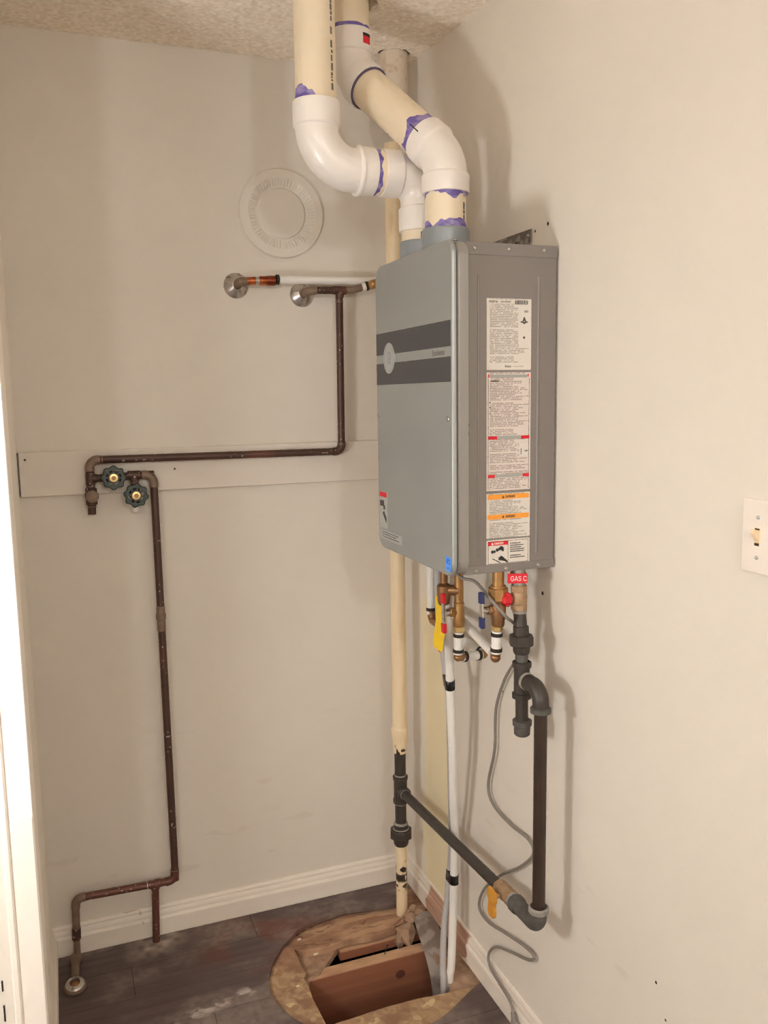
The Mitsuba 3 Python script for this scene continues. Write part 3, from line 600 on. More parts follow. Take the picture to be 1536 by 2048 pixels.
part(R1, 'nipple', rod(*vz(.25, .345), .0167), 'm_iron', 40)
part(R1, 'union', join(prism(*vz(.228, .256), .0335, 8, .003), collar(*vz(.25, .272), .0215), lathe([(0, .0185), (.006, .022), (.02, .0225), (.024, .028)], (RX, RY, .205), UZ)), 'm_iron', 30, 'heavy black iron union')
part(R1, 'thread_ring', lathe([(0, .0167), (.0005, .0215), (.004, .0205), (.006, .0167)], (RX, RY, .2715), UZ), 'm_dope', 40)
part(R1, 'thread_ring', lathe([(0, .0167), (.0005, .0245), (.003, .024), (.004, .0167)], (RX, RY, .2565), UZ), 'm_dope', 40)
part(R1, 'lower_pipe', rod(*vz(-.3, .215), .0167), 'm_riser', 40, 'cream lower pipe with flaking paint')

# ------------------------------------------------------------------ black gas branch line
GX = -.08
K = thing('gas_branch_line', 'black iron gas pipe dropping from the heater and running back to the corner tee', 'pipe')
GY, VY = -.857, -.934
r34 = .0134
tee_at = V([RX, RY-.03, .378]); val0 = V([GX, -.765, .412]); val1 = V([GX, -.82, .4145]); elb = V([GX, VY, .4165])
part(K, 'run_pipe', rod(tee_at, val0+V([0, -.006, 0]), r34), 'm_iron', 40, 'long black pipe running along the wall')
part(K, 'thread_ring', lathe([(0, r34), (.001, .0150), (.003, .0146), (.004, r34)], tee_at+V([0, -.004, 0]), (0, -1, 0)), 'm_dope', 40)
def street(name, pts, R, r, m='m_iron_dusty', label=None): return part(K, name, sweep(fillet(pts, R, 12), r, 32), m, 60, label)
street('elbow', [val1+V([0, -.012, 0]), elb, elb+V([0, 0, .045])], .026, .0175, label='dusty iron elbow at the bottom')
part(K, 'elbow_bead', lathe([(0, .0175), (.001, .0215), (.011, .0215), (.013, .0175)], elb+V([0, 0, .034]), UZ), 'm_dope', 40)
part(K, 'elbow_bead', lathe([(0, .0172), (.001, .0205), (.012, .0205), (.02, .0185)], val1+V([0, -.016, 0]), (0, -1, 0)), 'm_iron_dusty', 40)
part(K, 'drop_pipe', rod(elb+V([0, 0, .04]), (GX, VY, .90), r34), 'm_iron_brown', 40, 'brown black vertical pipe')
tz = .937
street('elbow', [(GX, VY, .888), (GX, VY, tz), (GX, GY-.018, tz)], .03, .0172, 'm_iron', 'iron elbow beside the tee')
part(K, 'elbow_bead', lathe([(0, .0172), (.001, .0212), (.010, .0212), (.012, .0172)], (GX, VY, .888), UZ), 'm_iron_dusty', 40)
part(K, 'elbow_bead', lathe([(0, .0165), (.001, .0185), (.008, .0185), (.009, .0165)], (GX, GY-.027, tz), (0, 1, 0)), 'm_dope', 40)
part(K, 'tee', join(collar((GX, GY, .897), (GX, GY, .972), .0168), lathe([(0, .0168), (.001, .0202), (.011, .0202), (.013, .0168)], (GX, GY, .962), UZ), lathe([(0, .0168), (.001, .0202), (.011, .0202), (.013, .0168)], (GX, GY, .894), UZ), collar((GX, GY, tz), (GX, GY-.03, tz), .0165)), 'm_iron', 40, 'iron tee of the drip leg')
part(K, 'drip_leg', rod((GX, GY-.002, .84), (GX, GY, .9), r34), 'm_iron', 40)
part(K, 'drip_cap', lathe([(0, 0), (0, .013), (.004, .0172), (.022, .0175), (.024, .0205), (.034, .0205), (.036, .0135)], (GX, GY-.003, .812), UZ), 'm_iron_dusty', 40, 'iron cap on the drip leg')
part(K, 'nipple', rod((GX, GY+.001, .965), (GX, GY+.002, .998), r34), 'm_iron_dusty', 40)
part(K, 'union', join(prism((GX, GY+.003, 1.008), (GX, GY+.003, 1.031), .0262, 8, .0025), collar((GX, GY+.004, 1.028), (GX, GY+.005, 1.05), .0165), lathe([(0, .0155), (.004, .0175), (.016, .0182), (.019, .0215)], (GX, GY+.002, .991), UZ)), 'm_iron', 30, 'iron union under the heater')
part(K, 'nipple', rod((GX, GY+.005, 1.045), (GX, GY+.012, 1.085), r34), 'm_iron', 40)
part(K, 'thread_ring', lathe([(0, r34), (.001, .0152), (.005, .0155), (.007, r34)], (GX, GY+.011, 1.076), UZ), 'm_dope', 40)
part(K, 'inlet_nipple', rod((GX, GY+.016, 1.125), (GX, GY+.018, 1.175), .0145), 'm_galv', 40)

GV = thing('gas_valve', 'brass gas valve with a red handle directly under the heater', 'valve')
gy = GY+.014
part(GV, 'body', join(prism((GX, gy, 1.082), (GX, gy, 1.096), .0178, 8), lathe([(0, .0155), (.006, .0172), (.02, .0175), (.03, .016)], (GX, gy, 1.093), UZ), prism((GX, gy, 1.12), (GX, gy, 1.136), .0175, 8)), 'm_brass_dusty', 30)
part(GV, 'stem', rod((GX, gy, 1.108), (GX-.024, gy+.002, 1.108), .006, 16), 'm_brass', 40)
part(GV, 'handle', join(bx(GX-.042, GX-.02, gy-.012, gy+.014, 1.0985, 1.1185, .004), bx(GX-.034, GX-.023, gy-.008, gy+.008, 1.093, 1.123, .003)), 'm_red_handle', 30, 'red handle')
tagc = V([GX, GY+.018, 1.1425])
GT = thing('gas_tag', 'red GAS sticker wrapped round the gas inlet under the heater', 'tag')
part(GT, 'strip', lathe([(0, .0148), (0, .0168), (.0195, .0168), (.0195, .0148)], tagc, UZ, 40), 'm_red', 40)
gu = unit(V([.93, -.37, 0])); gn = np.cross(gu, UZ); go = tagc+gn*.0172-gu*.0245
part(GT, 'flag', card(go, gu, UZ, .0415, .0205, .0007, .001), 'm_red', False)
part(GT, 'lettering', words('GAS C', .0104, go+gn*.0007+gu*.006+UZ*.005, gu, UZ, .0004, False, width=.033), 'm_white_text', False)
SV = thing('gas_shutoff_valve', 'dusty brass shutoff valve with a yellow lever near the floor', 'valve')
ax = unit(val1-val0)
part(SV, 'body', join(prism(val0-ax*.004, val0+ax*.014, .0185, 8), lathe([(0, .016), (.008, .0182), (.022, .0186), (.034, .0165)], val0+ax*.01, ax), prism(val1-ax*.012, val1+ax*.006, .0185, 8)), 'm_brass_dusty', 30)
part(SV, 'thread_ring', lathe([(0, r34), (.001, .018), (.006, .017), (.008, r34)], val1+ax*.005, ax), 'm_dope', 40)
vm = (val0+val1)/2
part(SV, 'stem', rod(vm, vm+V([-.03, 0, -.004]), .0055, 16), 'm_brass_dusty', 40)
hb = vm+V([-.034, 0, -.012])
part(SV, 'lever', join(hull([(hb[0]+a, hb[1]+b, hb[2]+c) for a in (-.004, .004) for b, c in ((-.016, .024), (.014, .028), (.020, .014), (.012, -.002), (-.014, 0))]), hull([(hb[0]+a, hb[1]+b, hb[2]+c) for a in (-.005, .003) for b, c in ((-.011, .004), (.010, .004), (.014, -.03), (.008, -.037), (-.009, -.037), (-.014, -.03))])), 'm_amber', 30, 'yellow lever')

# ------------------------------------------------------------------ water service valves under the heater
def tee_lever(par, c, col, d=(0, 0, 1), L=.034, tip=.019):
    """A T handle: metal bar with two coloured grips."""
    d = unit(d); c = V(c, float)
    part(par, 'lever', hull([c+V([a, b, 0])+d*s for a in (-.002, .002) for b in (-.0055, .0055) for s in (-L, L)]), 'm_chrome', 30, 'metal T lever')
    for s in (-1, 1): part(par, 'grip', hull([c+V([a, b, 0])+d*s*t for a in (-.004, .004) for b in (-.0068, .0068) for t in (L-tip, L-.001)]+[c+V([a, b, 0])+d*s*(L+.002) for a in (-.003, .003) for b in (-.005, .005)]), col, 30)
def pexfit(par, at, d, L):
    """PEX stub between two crimp rings with brass ends."""
    at, d = V(at, float), unit(d)
    part(par, 'pex_stub', rod(at, at+d*L, .0111), 'm_pex', 40)
    for t in (.004, L-.012): part(par, 'crimp_ring', lathe([(0, .0111), (.0005, .0128), (.0075, .0128), (.008, .0111)], at+d*t, d), 'm_crimp', 40)
HX, HY = -.12, -.637
hv = thing('hot_water_valve', 'brass hot water service valve with red lever grips under the heater', 'valve')
part(hv, 'outlet_tube', rod((HX, HY, 1.058), (HX, HY, 1.172), .0106), 'm_brass', 40)
part(hv, 'body', join(lathe([(0, .0105), (.004, .0125), (.02, .0135), (.034, .0125), (.05, .0118), (.058, .0122), (.06, .0106)], (HX, HY, .998), UZ), rod((HX, HY, 1.035), (HX-.03, HY, 1.035), .0085), prism((HX-.012, HY, 1.035), (HX-.024, HY, 1.035), .0115, 6)), 'm_brass', 35)
part(hv, 'gold_nut', prism((HX, HY, .986), (HX, HY, 1.0), .0128, 6), 'm_brass_bright', 30)
part(hv, 'stem_nut', rod((HX-.026, HY, 1.036), (HX-.041, HY-.001, 1.036), .0085), 'm_chrome', 40)
tee_lever(hv, (HX-.043, HY-.008, 1.037), 'm_red_handle', (0, .05, 1), .044, .02)
part(hv, 'relief_body', join(lathe([(0, .0115), (.005, .014), (.03, .0165), (.045, .0165), (.05, .012), (.054, 0)], (HX-.03, HY+.018, 1.05), UZ), rod((HX, HY, 1.085), (HX-.03, HY+.018, 1.085), .0125), rod((HX-.03, HY+.018, 1.085), (HX-.03, HY+.018, 1.145), .008), prism((HX, HY, 1.142), (HX-.034, HY+.021, 1.142), .011, 6)), 'm_bronze', 35, 'bronze pressure relief branch')
pexfit(hv, (HX, HY+.001, .986), (0, .06, -1), .054)
e1 = V([HX, HY+.006, .924])
part(hv, 'elbow', join(sweep(fillet([(HX, HY+.003, .938), e1, (HX+.017, HY+.009, .922)], .012, 8), .0102, 20), ball(e1, .0105)), 'm_bronze', 60)
pexfit(hv, (HX+.012, HY+.009, .922), (1, .22, -.1), .058)
cx, cy = -.12, -.826
cv = thing('cold_water_valve', 'brass cold water service valve with blue lever grips under the heater', 'valve')
part(cv, 'union', join(rod((cx, cy, 1.125), (cx, cy, 1.172), .0125), prism((cx, cy, 1.103), (cx, cy, 1.131), .0218, 8, .002), rod((cx, cy, 1.13), (cx, cy, 1.135), .0165)), 'm_brass', 30, 'large brass union nut')
part(cv, 'body', join(lathe([(0, .0115), (.003, .0135), (.012, .014), (.028, .0165), (.044, .0165), (.05, .0155), (.062, .0165)], (cx, cy, 1.047), UZ), rod((cx, cy, 1.083), (cx-.026, cy, 1.083), .0088), prism((cx-.01, cy, 1.083), (cx-.021, cy, 1.083), .011, 6)), 'm_bronze', 35)
part(cv, 'gold_nut', prism((cx, cy+.003, 1.036), (cx, cy+.003, 1.049), .0125, 6), 'm_brass_bright', 30)
part(cv, 'stem_nut', rod((cx-.024, cy, 1.085), (cx-.04, cy-.001, 1.085), .0075), 'm_chrome', 40)
tee_lever(cv, (cx-.042, cy-.006, 1.087), 'm_blue_handle', (0, .05, 1), .036, .021)
part(cv, 'drain_branch', rod((cx, cy, 1.115), (cx-.013, cy+.011, 1.118), .0085), 'm_bronze', 40)
pexfit(cv, (cx, cy+.005, 1.036), (0, .06, -1), .05)
e2 = V([cx, cy+.011, .976])
part(cv, 'elbow', join(sweep(fillet([(cx, cy+.008, .99), e2, (cx+.007, cy+.025, .979)], .011, 8), .0105, 20), ball(e2, .0112)), 'm_bronze', 60)
# the two white water tubes that climb behind the heater
pt = thing('cold_water_tube', 'white plastic tube from the cold valve up to the bright copper stub', 'tube')
part(pt, 'tube', sweep(fillet([e2+V([.006, .022, .003]), (-.065, -.53, .986), (-.05, -.392, .988), (-.05, -.392, 1.858), (-.047, -.036, 1.858), (-.375, -.040, 1.852)], [.05, .03, .04, .03], 10), .0109, 24), 'm_pex', 60)
cf = thing('copper_stub', 'bright copper stub with solder joints between left chrome flange and white tube', 'pipe')
part(cf, 'stub', rod((-.483, -.004, 1.838), (-.483, -.032, 1.840), .0105), 'm_copper_dull', 40, 'whitish stub coming out of the wall')
part(cf, 'elbow', sweep(fillet([(-.483, -.035, 1.841), (-.483, -.042, 1.842), (-.462, -.042, 1.844)], .015, 10), .0115, 24), 'm_copper_dull', 60)
part(cf, 'elbow_tail', rod((-.474, -.042, 1.8435), (-.4385, -.042, 1.8465), .0108), 'm_copper_bright', 40, 'copper tail')
part(cf, 'solder_joint', rod((-.4385, -.042, 1.8465), (-.426, -.042, 1.847), .0098), 'm_solder', 40)
part(cf, 'adapter', lathe([(0, .010), (.001, .0122), (.018, .0122), (.022, .0135), (.044, .0135), (.046, .011)], (-.428, -.042, 1.847), (1, 0, .03)), 'm_copper_bright', 40, 'stepped copper adapter')
part(cf, 'crimp_ring', lathe([(0, .011), (.001, .0138), (.008, .0138), (.009, .011)], (-.381, -.0405, 1.8515), (1, 0, .01)), 'm_crimp', 40)
hx = V([HX+.012, HY+.009, .922])+unit(V([1, .22, -.1]))*.058
ht = thing('hot_water_tube', 'white plastic tube from the brass elbow back and up behind the heater', 'tube')
part(ht, 'elbow', sweep(fillet([hx-unit(V([1, .22, -.1]))*.004, hx+V([.012, .003, -.001]), hx+V([.012, .022, 0])], .01, 8), .0102, 20), 'm_brass', 60, 'brass elbow near the wall')
part(ht, 'crimp_ring', lathe([(0, .011), (.001, .0128), (.008, .0128), (.009, .011)], hx+V([.012, .018, 0]), (0, 1, 0)), 'm_crimp', 40)
part(ht, 'tube', sweep([hx+V([.012, .012, 0]), (-.046, -.36, .928)], .0109), 'm_pex', 40)
part(ht, 'elbow', sweep(fillet([(-.046, -.365, .928), (-.046, -.318, .928), (-.048, -.315, .958)], .014, 8), .0108, 20), 'm_bronze', 60)
part(ht, 'crimp_ring', lathe([(0, .011), (.001, .0128), (.008, .0128), (.009, .011)], (-.048, -.315, .954), UZ), 'm_crimp', 40)
part(ht, 'tube', sweep(fillet([(-.048, -.315, .945), (-.048, -.312, 1.825), (-.02, -.30, 1.825), (-.02, -.085, 1.832), (-.108, -.082, 1.842)], [.012, .012, .03, .03], 10), .0109), 'm_pex', 60)
cd = thing('grey_conduit', 'thin grey conduit hanging between the white tubes behind the heater', 'conduit')
part(cd, 'tube', rod((-.022, -.352, .9), (-.022, -.354, 1.5), .0078), 'm_grey_pvc', 40)
part(cd, 'end_bushing', lathe([(0, 0), (0, .0075), (.002, .0105), (.026, .0105), (.028, .0078)], (-.022, -.352, .892), UZ), 'm_tape', 40, 'black bushing')
tg = thing('yellow_tag', 'long yellow paper tag hanging below the hot valve', 'tag')
ty = np.linspace(1.068, .944, 14); pl = []
for i, z in enumerate(ty):
    w = (-.590, -.648) if i not in (0, 13) else (-.597, -.643); o = .004*math.sin(i*.35)
    pl += [(-.160+o, w[0]+.002*i/13*2, z), (-.163+o, w[1]+.002*i/13, z)]
fs = []
for i in range(13): fs += [[2*i, 2*i+1, 2*i+3], [2*i, 2*i+3, 2*i+2]]
n0 = len(pl); pl2 = [(x+.0012, y, z) for x, y, z in pl]
fs2 = fs+[[n0+c, n0+b, n0+a] for a, b, c in fs]
for i in range(13): fs2 += [[2*i, 2*i+2, n0+2*i+2], [2*i, n0+2*i+2, n0+2*i], [2*i+1, n0+2*i+1, n0+2*i+3], [2*i+1, n0+2*i+3, 2*i+3]]
part(tg, 'paper', trimesh.Trimesh(pl+pl2, fs2, process=False), 'm_yellow_tag', False)
part(tg, 'torn_end', hull([(-.158+a, b, c) for a in (0, .002) for b, c in ((-.601, .945), (-.617, .945), (-.613, .934), (-.604, .936))]), 'm_tag_end', False, 'orange torn end')

# ------------------------------------------------------------------ relief drain, vinyl hose, tape, cord
dp = thing('drain_pipe', 'long white plastic drain pipe from the relief valve down into the floor hole', 'pipe')
dpath = spline([(-.149, -.62, 1.055), (-.142, -.624, 1.005), (-.117, -.575, .935), (-.105, -.553, .879), (-.095, -.536, .784), (-.085, -.526, .648), (-.068, -.494, .497), (-.05, -.464, .385), (-.05, -.46, .3), (-.057, -.463, .128), (-.067, -.474, .021), (-.074, -.476, -.034), (-.08, -.474, -.3)], 10)
part(dp, 'tube', sweep(dpath, .0106), 'm_pex', 60)
dh = thing('vinyl_hose', 'flat grey vinyl hose hanging beside the white drain pipe', 'hose')
hpath = spline([(-.085, -.44, 1.16), (-.086, -.446, 1.0), (-.09, -.489, .872), (-.085, -.506, .773), (-.075, -.491, .633), (-.058, -.459, .48), (-.0445, -.434, .39), (-.046, -.431, .31), (-.06, -.439, .201), (-.074, -.445, .119), (-.089, -.468, .021), (-.096, -.488, -.045), (-.1, -.492, -.3)], 10)
part(dh, 'hose', sweep(hpath, .0085), 'm_grey_pvc', 60)
def tape(z, label):
    t = thing('tape_band', label, 'tape', 'tape bands on the drain pipe'); pts = []
    for pth, r in ((dpath, .0122), (hpath, .0098)):
        i = int(np.argmin([abs(q[2]-z) for q in pth])); a, b = V(pth[i-1]), V(pth[i+1]); c = a+(b-a)*(z-a[2])/(b[2]-a[2]); u, v, w = frame(b-a)
        pts += [c+r*(math.cos(th)*u+math.sin(th)*v)+w*s*.0125 for s in (-1, 1) for th in np.linspace(0, 6.283, 20)[:-1]]
    one(t, hull(pts), 'm_tape', 40)
tape(.826, 'upper band of black tape round the white drain pipe')
tape(.256, 'lower band of black tape round the white drain pipe near the floor')
co = thing('power_cord', 'thin grey cord snaking down the right wall to the floor', 'cord')
cpts = [(-.17, -.70, 1.172), (-.165, -.735, 1.14), (-.15, -.778, 1.136), (-.145, -.835, 1.112), (-.12, -.862, 1.075), (-.075, -.815, 1.045), (-.038, -.80, 1.0), (-.026, -.765, .955), (-.016, -.708, .915), (-.012, -.655, .855), (-.012, -.618, .774), (-.012, -.612, .671), (-.012, -.579, .566), (-.012, -.607, .525), (-.012, -.692, .515), (-.012, -.776, .519), (-.012, -.797, .494),
        (-.012, -.74, .433), (-.012, -.645, .359), (-.012, -.557, .272), (-.012, -.53, .208), (-.012, -.58, .196), (-.012, -.67, .221), (-.012, -.768, .246), (-.012, -.806, .246), (-.012, -.779, .221), (-.012, -.697, .188), (-.012, -.62, .152), (-.013, -.585, .109), (-.018, -.603, .087), (-.019, -.653, .077), (-.022, -.712, .070), (-.024, -.733, .05)]
part(co, 'cable', sweep(spline(cpts, 8), .0036, 12), 'm_grey_cord', 60)
part(co, 'strain_relief', sweep([(-.024, -.731, .054), (-.025, -.737, .038)], .0062, 14), 'm_grey_cord', 40)
part(co, 'plug', hull([(-.026+a, -.745+b, c) for a in (-.009, .009) for b in (-.008, .008) for c in (.006, .034)]+[(-.025+a, -.738+b, .04) for a in (-.005, .005) for b in (-.005, .005)]), 'm_grey_cord', 30, 'grey plug at the end')

# ------------------------------------------------------------------ copper plumbing on the back wall
Q = thing('copper_piping', 'old dark copper piping running down and across the back wall', 'pipe')
PY, RC = -.04, .0102
def cp(a, b, name='pipe', m='m_copper_old', r=RC, label=None): return part(Q, name, rod(a, b, r), m, 40, label)
def ce(pts, m='m_copper_old', R=.02, label=None, r=.0118): return part(Q, 'elbow', sweep(fillet(pts, R, 10), r, 24), m, 60, label)
def ring(at, d, r=.0119, m='m_copper_dull', L=.003): part(Q, 'solder_joint', lathe([(0, RC), (.0005, r), (L-.0005, r), (L, RC)], at, d), m, 40)
def ctee(c, d_run, d_br, L=.017):
    c, d_run, d_br = V(c, float), unit(d_run), unit(d_br)
    part(Q, 'tee', join(collar(c-d_run*L, c+d_run*L, .0118), collar(c, c+d_br*L, .0118)), 'm_copper_old', 40)
zt = 1.827
ce([(-.298, -.004, 1.819), (-.298, -.05, 1.822), (-.27, -.05, 1.826)], 'm_copper_dull', .014)
cp((-.28, -.05, 1.825), (-.215, -.05, 1.827)); 
part(Q, 'tee', join(collar((-.222, -.05, zt), (-.182, -.05, zt), .0118), collar((-.2015, -.05, zt), (-.2015, -.048, zt-.02), .0118)), 'm_copper_old', 40)
part(Q, 'branch_tube', sweep(fillet([(-.188, -.05, zt), (-.16, -.055, 1.830), (-.122, -.062, 1.841)], .03, 6), RC), 'm_copper_dull', 60)
part(Q, 'white_ferrule', rod((-.139, -.06, 1.8365), (-.129, -.0615, 1.839), .0118), 'm_pex', 40, 'white ferrule')
part(Q, 'crimp_ring', lathe([(0, .0108), (.001, .0126), (.006, .0126), (.007, .0108)], (-.128, -.0615, 1.839), (1, -.1, .25)), 'm_crimp', 40)
part(Q, 'brass_elbow', join(sweep(fillet([(-.124, -.062, 1.84), (-.113, -.064, 1.842), (-.114, -.085, 1.842)], .008, 8), .0115, 20), prism((-.1135, -.078, 1.842), (-.114, -.094, 1.842), .0135, 8), lathe([(0, .009), (.002, .0088), (.004, .006), (.0045, 0)], (-.114, -.094, 1.842), (0, -1, 0))), 'm_brass', 40, 'brass elbow end')
XD = -.2025
cp((XD, -.048, zt-.012), (XD, PY, 1.395)); ring((XD, -.047, zt-.03), (0, 0, -1))
ring((XD, PY, 1.40), (0, 0, -1))
ce([(XD, PY, 1.402), (XD, PY, 1.377), (XD-.026, PY, 1.377)])
XL = -.891
cp((XD-.02, PY, 1.377), (XL+.02, PY, 1.379)); ring((XL+.03, PY, 1.379), (1, 0, 0))
ce([(XL+.026, PY, 1.379), (XL, PY, 1.379), (XL, PY, 1.352)], 'm_copper_dull')
cp((XL, PY, 1.36), (XL, PY, 1.30)); ctee((XL, PY, 1.331), UZ, (1, 0, 0)); ring((XL, PY, 1.353), (0, 0, -1)); ring((XL, PY, 1.312), (0, 0, -1))
part(Q, 'drain_stop', join(collar((XL, PY, 1.306), (XL, PY, 1.262), .0145), collar((XL, PY+.008, 1.287), (XL, PY-.03, 1.287), .0165, .002)), 'm_copper_old', 40)
part(Q, 'round_cap', lathe([(0, 0), (0, .0155), (.003, .0165), (.009, .0155), (.012, .009), (.0125, 0)], (XL+.001, PY-.028, 1.287), (0, -1, 0)), 'm_copper_dull', 40, 'round copper cap')
cp((XL, PY, 1.27), (XL-.001, PY, 1.237)); ring((XL, PY, 1.259), (0, 0, -1))
zh = 1.335
cp((XL+.012, PY, 1.331), (-.73, PY, zh)); 
ctee((-.781, PY, zh), (1, 0, 0), (0, 0, -1)); cp((-.781, PY, zh-.01), (-.781, PY, 1.26)); ring((-.781, PY, zh-.017), (0, 0, -1))
XR = -.7315
ce([(XR-.03, PY, zh), (XR, PY, zh), (XR, PY, zh-.034)], 'm_copper_dull', .024); ring((XR, PY, zh-.03), (0, 0, -1))
cp((XR, PY, zh-.025), (XR+.004, PY, .175), label='long vertical copper pipe')
part(Q, 'coupling', join(collar((XR+.001, PY, .975), (XR+.001, PY, .905), .0118), lathe([(0, .0115), (.002, .0135), (.014, .0135), (.016, .0115)], (XR+.001, PY, .938), UZ)), 'm_copper_dull', 40, 'pale dusty coupling')
XB = XR+.003; zb = .175
ce([(XB, PY, zb+.03), (XB, PY, zb), (XB-.026, PY, zb)]); ring((XB, PY, zb+.03), (0, 0, 1))
cp((XB-.02, PY, zb), (-.98, PY, zb+.006)); ctee((-.784, PY, zb+.001), (1, 0, 0), (0, 0, -1)); ring((-.807, PY, zb+.001), (1, 0, 0), m='m_solder')
cp((-.784, PY, zb-.01), (-.789, PY+.004, -.01))
ce([(-.97, PY, zb+.006), (-.996, PY, zb+.006), (-.997, PY, zb-.022)], 'm_copper_dull')
cp((-.997, PY, zb-.01), (-.999, PY, .085), m='m_copper_dull', label='corroded pale copper length')
part(Q, 'coupling', collar((-.999, PY, .095), (-1., PY, .062), .0118), 'm_copper_old', 40)
cp((-1., PY, .066), (-1., PY, .0), m='m_copper_dull', r=.0085)
# gate valves with green wheels
def gate(at, d, lab, lean):
    g = thing('gate_valve', lab, 'valve', 'gate valves on the copper piping'); at = V(at, float); d = unit(d); Yn = V([0, -1., 0])
    part(g, 'body', join(collar(at-d*.024, at+d*.024, .0135), ball(at, .0165), rod(at, at+Yn*.028, .0085)), 'm_copper_old', 40)
    n = 16*6; a = np.arange(n)/n*2*math.pi; wob = .0275+.0022*np.cos(8*a+lean)
    outer = Polygon(np.stack([wob*np.cos(a), wob*np.sin(a)], 1)); 
    wheel = outer
    for k in range(8):
        th = (k+.5)*math.pi/4-lean/8
        wheel = wheel.difference(Polygon([(.0172*math.cos(th)+.0052*math.cos(q)*-math.sin(th)+.0032*math.sin(q)*math.cos(th), .0172*math.sin(th)+.0052*math.cos(q)*math.cos(th)+.0032*math.sin(q)*math.sin(th)) for q in np.linspace(0, 6.283, 13)[:-1]]))
    wm = trimesh.creation.extrude_polygon(wheel, .008, engine='earcut')
    torus = trimesh.creation.torus(.0262, .0042, 48, 12); torus.vertices[:, 2] += .004
    torus.vertices[:, :2] *= (1+.08*np.cos(8*np.arctan2(torus.vertices[:, 1], torus.vertices[:, 0])+lean))[:, None]
    part(g, 'handwheel', put(join(wm, torus), at+Yn*.026, (1, 0, 0), (0, 0, 1)), 'm_green', 30, 'green cast handwheel')
    part(g, 'washer', lathe([(0, .0035), (0, .0108), (.0012, .0112), (.0025, .0105), (.003, .0035)], at+Yn*.0345, Yn), 'm_brass_bright', 40, 'bright round washer')
    part(g, 'stem_screw', prism(at+Yn*.034, at+Yn*.0405, .0058, 6, .001), 'm_bronze', 30)
    return g
gate((-.835, PY, 1.333), (1, 0, 0), 'left gate valve with a green wheel set in the horizontal copper pipe', .3)
g2 = gate((-.781, PY, 1.284), (0, 0, 1), 'lower gate valve with a green wheel hanging below the copper tee', 1.4)
part(g2, 'hose_outlet', join(rod((-.781, PY, 1.264), (-.781, PY-.002, 1.248), .0085), prism((-.781, PY, 1.256), (-.781, PY, 1.25), .0112, 6)), 'm_chrome', 40, 'chrome outlet')
part(g2, 'outlet_cap', lathe([(0, .009), (.001, .010), (.009, .0102), (.012, .007), (.012, 0)], (-.781, PY-.003, 1.249), (0, -.25, -1)), 'm_pvc_fitting', 40, 'pale outlet cap')
for (x, z), lab in (((-.483, 1.837), 'left chrome flange on the back wall where the white tube starts'), ((-.298, 1.818), 'right chrome flange on the back wall where the dark copper pipe starts')):
    e = thing('chrome_flange', lab, 'pipe flange', 'chrome flanges on the back wall')
    one(e, lathe([(0, .034), (.0015, .0345), (.004, .033), (.009, .026), (.014, .017), (.017, .0125), (.0175, .0108)], (x, -.0002, z), (0, -1, 0), 48), 'm_chrome', 60)
# capped stub lying on the floor in the left corner
fv = thing('floor_stop', 'corroded old stop fitting on the floor in the left corner', 'pipe fitting')
fx = -1.006
part(fv, 'body', join(ball((fx, -.045, .008), .017, (1, 1, .9)), collar((fx, -.045, .012), (fx-.003, -.135, .014), .011), lathe([(0, 0), (0, .026), (.004, .029), (.01, .028), (.014, .022), (.016, 0)], (fx-.004, -.163, .0), UZ)), 'm_copper_dull', 40)
part(fv, 'cap_ring', lathe([(0, .014), (0, .022), (.004, .024), (.008, .021), (.009, .013)], (fx-.004, -.165, .013), (0, -.25, 1)), 'm_chrome', 40, 'worn chrome ring')
part(fv, 'cap_centre', lathe([(0, .013), (.005, .012), (.008, .006), (.0085, 0)], (fx-.004, -.165, .012), (0, -.25, 1)), 'm_bronze', 40)

# ------------------------------------------------------------------ wall things
bd = thing('wall_board', 'painted flat board screwed across the back wall behind the copper pipes', 'board')
part(bd, 'plank', bx(-1.061, -.003, -.016, -.0005, 1.288, 1.403, .0015), 'm_board', False)
part(bd, 'end_gap', bx(-1.0645, -1.0612, -.012, -.0004, 1.29, 1.402, .0002), 'm_printdark', False)
for x, z in ((-1.046, 1.384), (-.672, 1.345)): part(bd, 'nail_hole', lathe([(0, 0), (0, .003), (.0006, .0028), (.0006, 0)], (x, -.016, z), (0, -1, 0), 10), 'm_darkscrew', False)
cvr = thing('flue_cover', 'round fluted flue cover painted the same colour as the back wall', 'cover')
ctr = V([-.350, 0, 2.034])
part(cvr, 'dish', lathe([(.0, .1165), (.002, .1175), (.006, .1185), (.0085, .1165), (.009, .106), (.0105, .097), (.010, .094), (.0035, .073), (.003, .069), (.0065, .066), (.0085, .0635), (.0085, 0)], ctr, (0, -1, 0), 96), 'm_wall', 40)
for k in range(60):
    a = k/60*2*math.pi; q = lambda r, y: ctr+V([r*math.cos(a), -y, r*math.sin(a)])
    part(cvr, 'flute', sweep([q(.093, .0095), q(.083, .0066), q(.0735, .0036)], [.0018, .0024, .0018], 6), 'm_wall', 60)
part(cvr, 'outer_ring', lathe([(0, .117), (.0004, .1245), (.0012, .1235), (.0012, .117)], ctr+V([-.006, 0, -.004]), (0, -1, 0), 96), 'm_wall', 40)  # thin raised ring, set slightly left of and below the dish
sw = thing('light_switch', 'white light switch plate on the right wall', 'light switch')
part(sw, 'plate', hull([(x, y, z) for x, s in ((-.001, 0), (-.0035, .0004), (-.0055, .003)) for y, z in rrect(-1.452+s, -1.382-s, 1.2615+s, 1.3735-s, .003, 3)]), 'm_white_plastic', 30)
part(sw, 'slot', bx(-.0063, -.005, -1.4195, -1.4085, 1.3035, 1.331, .0003), 'm_ivory', False, 'ivory slot')
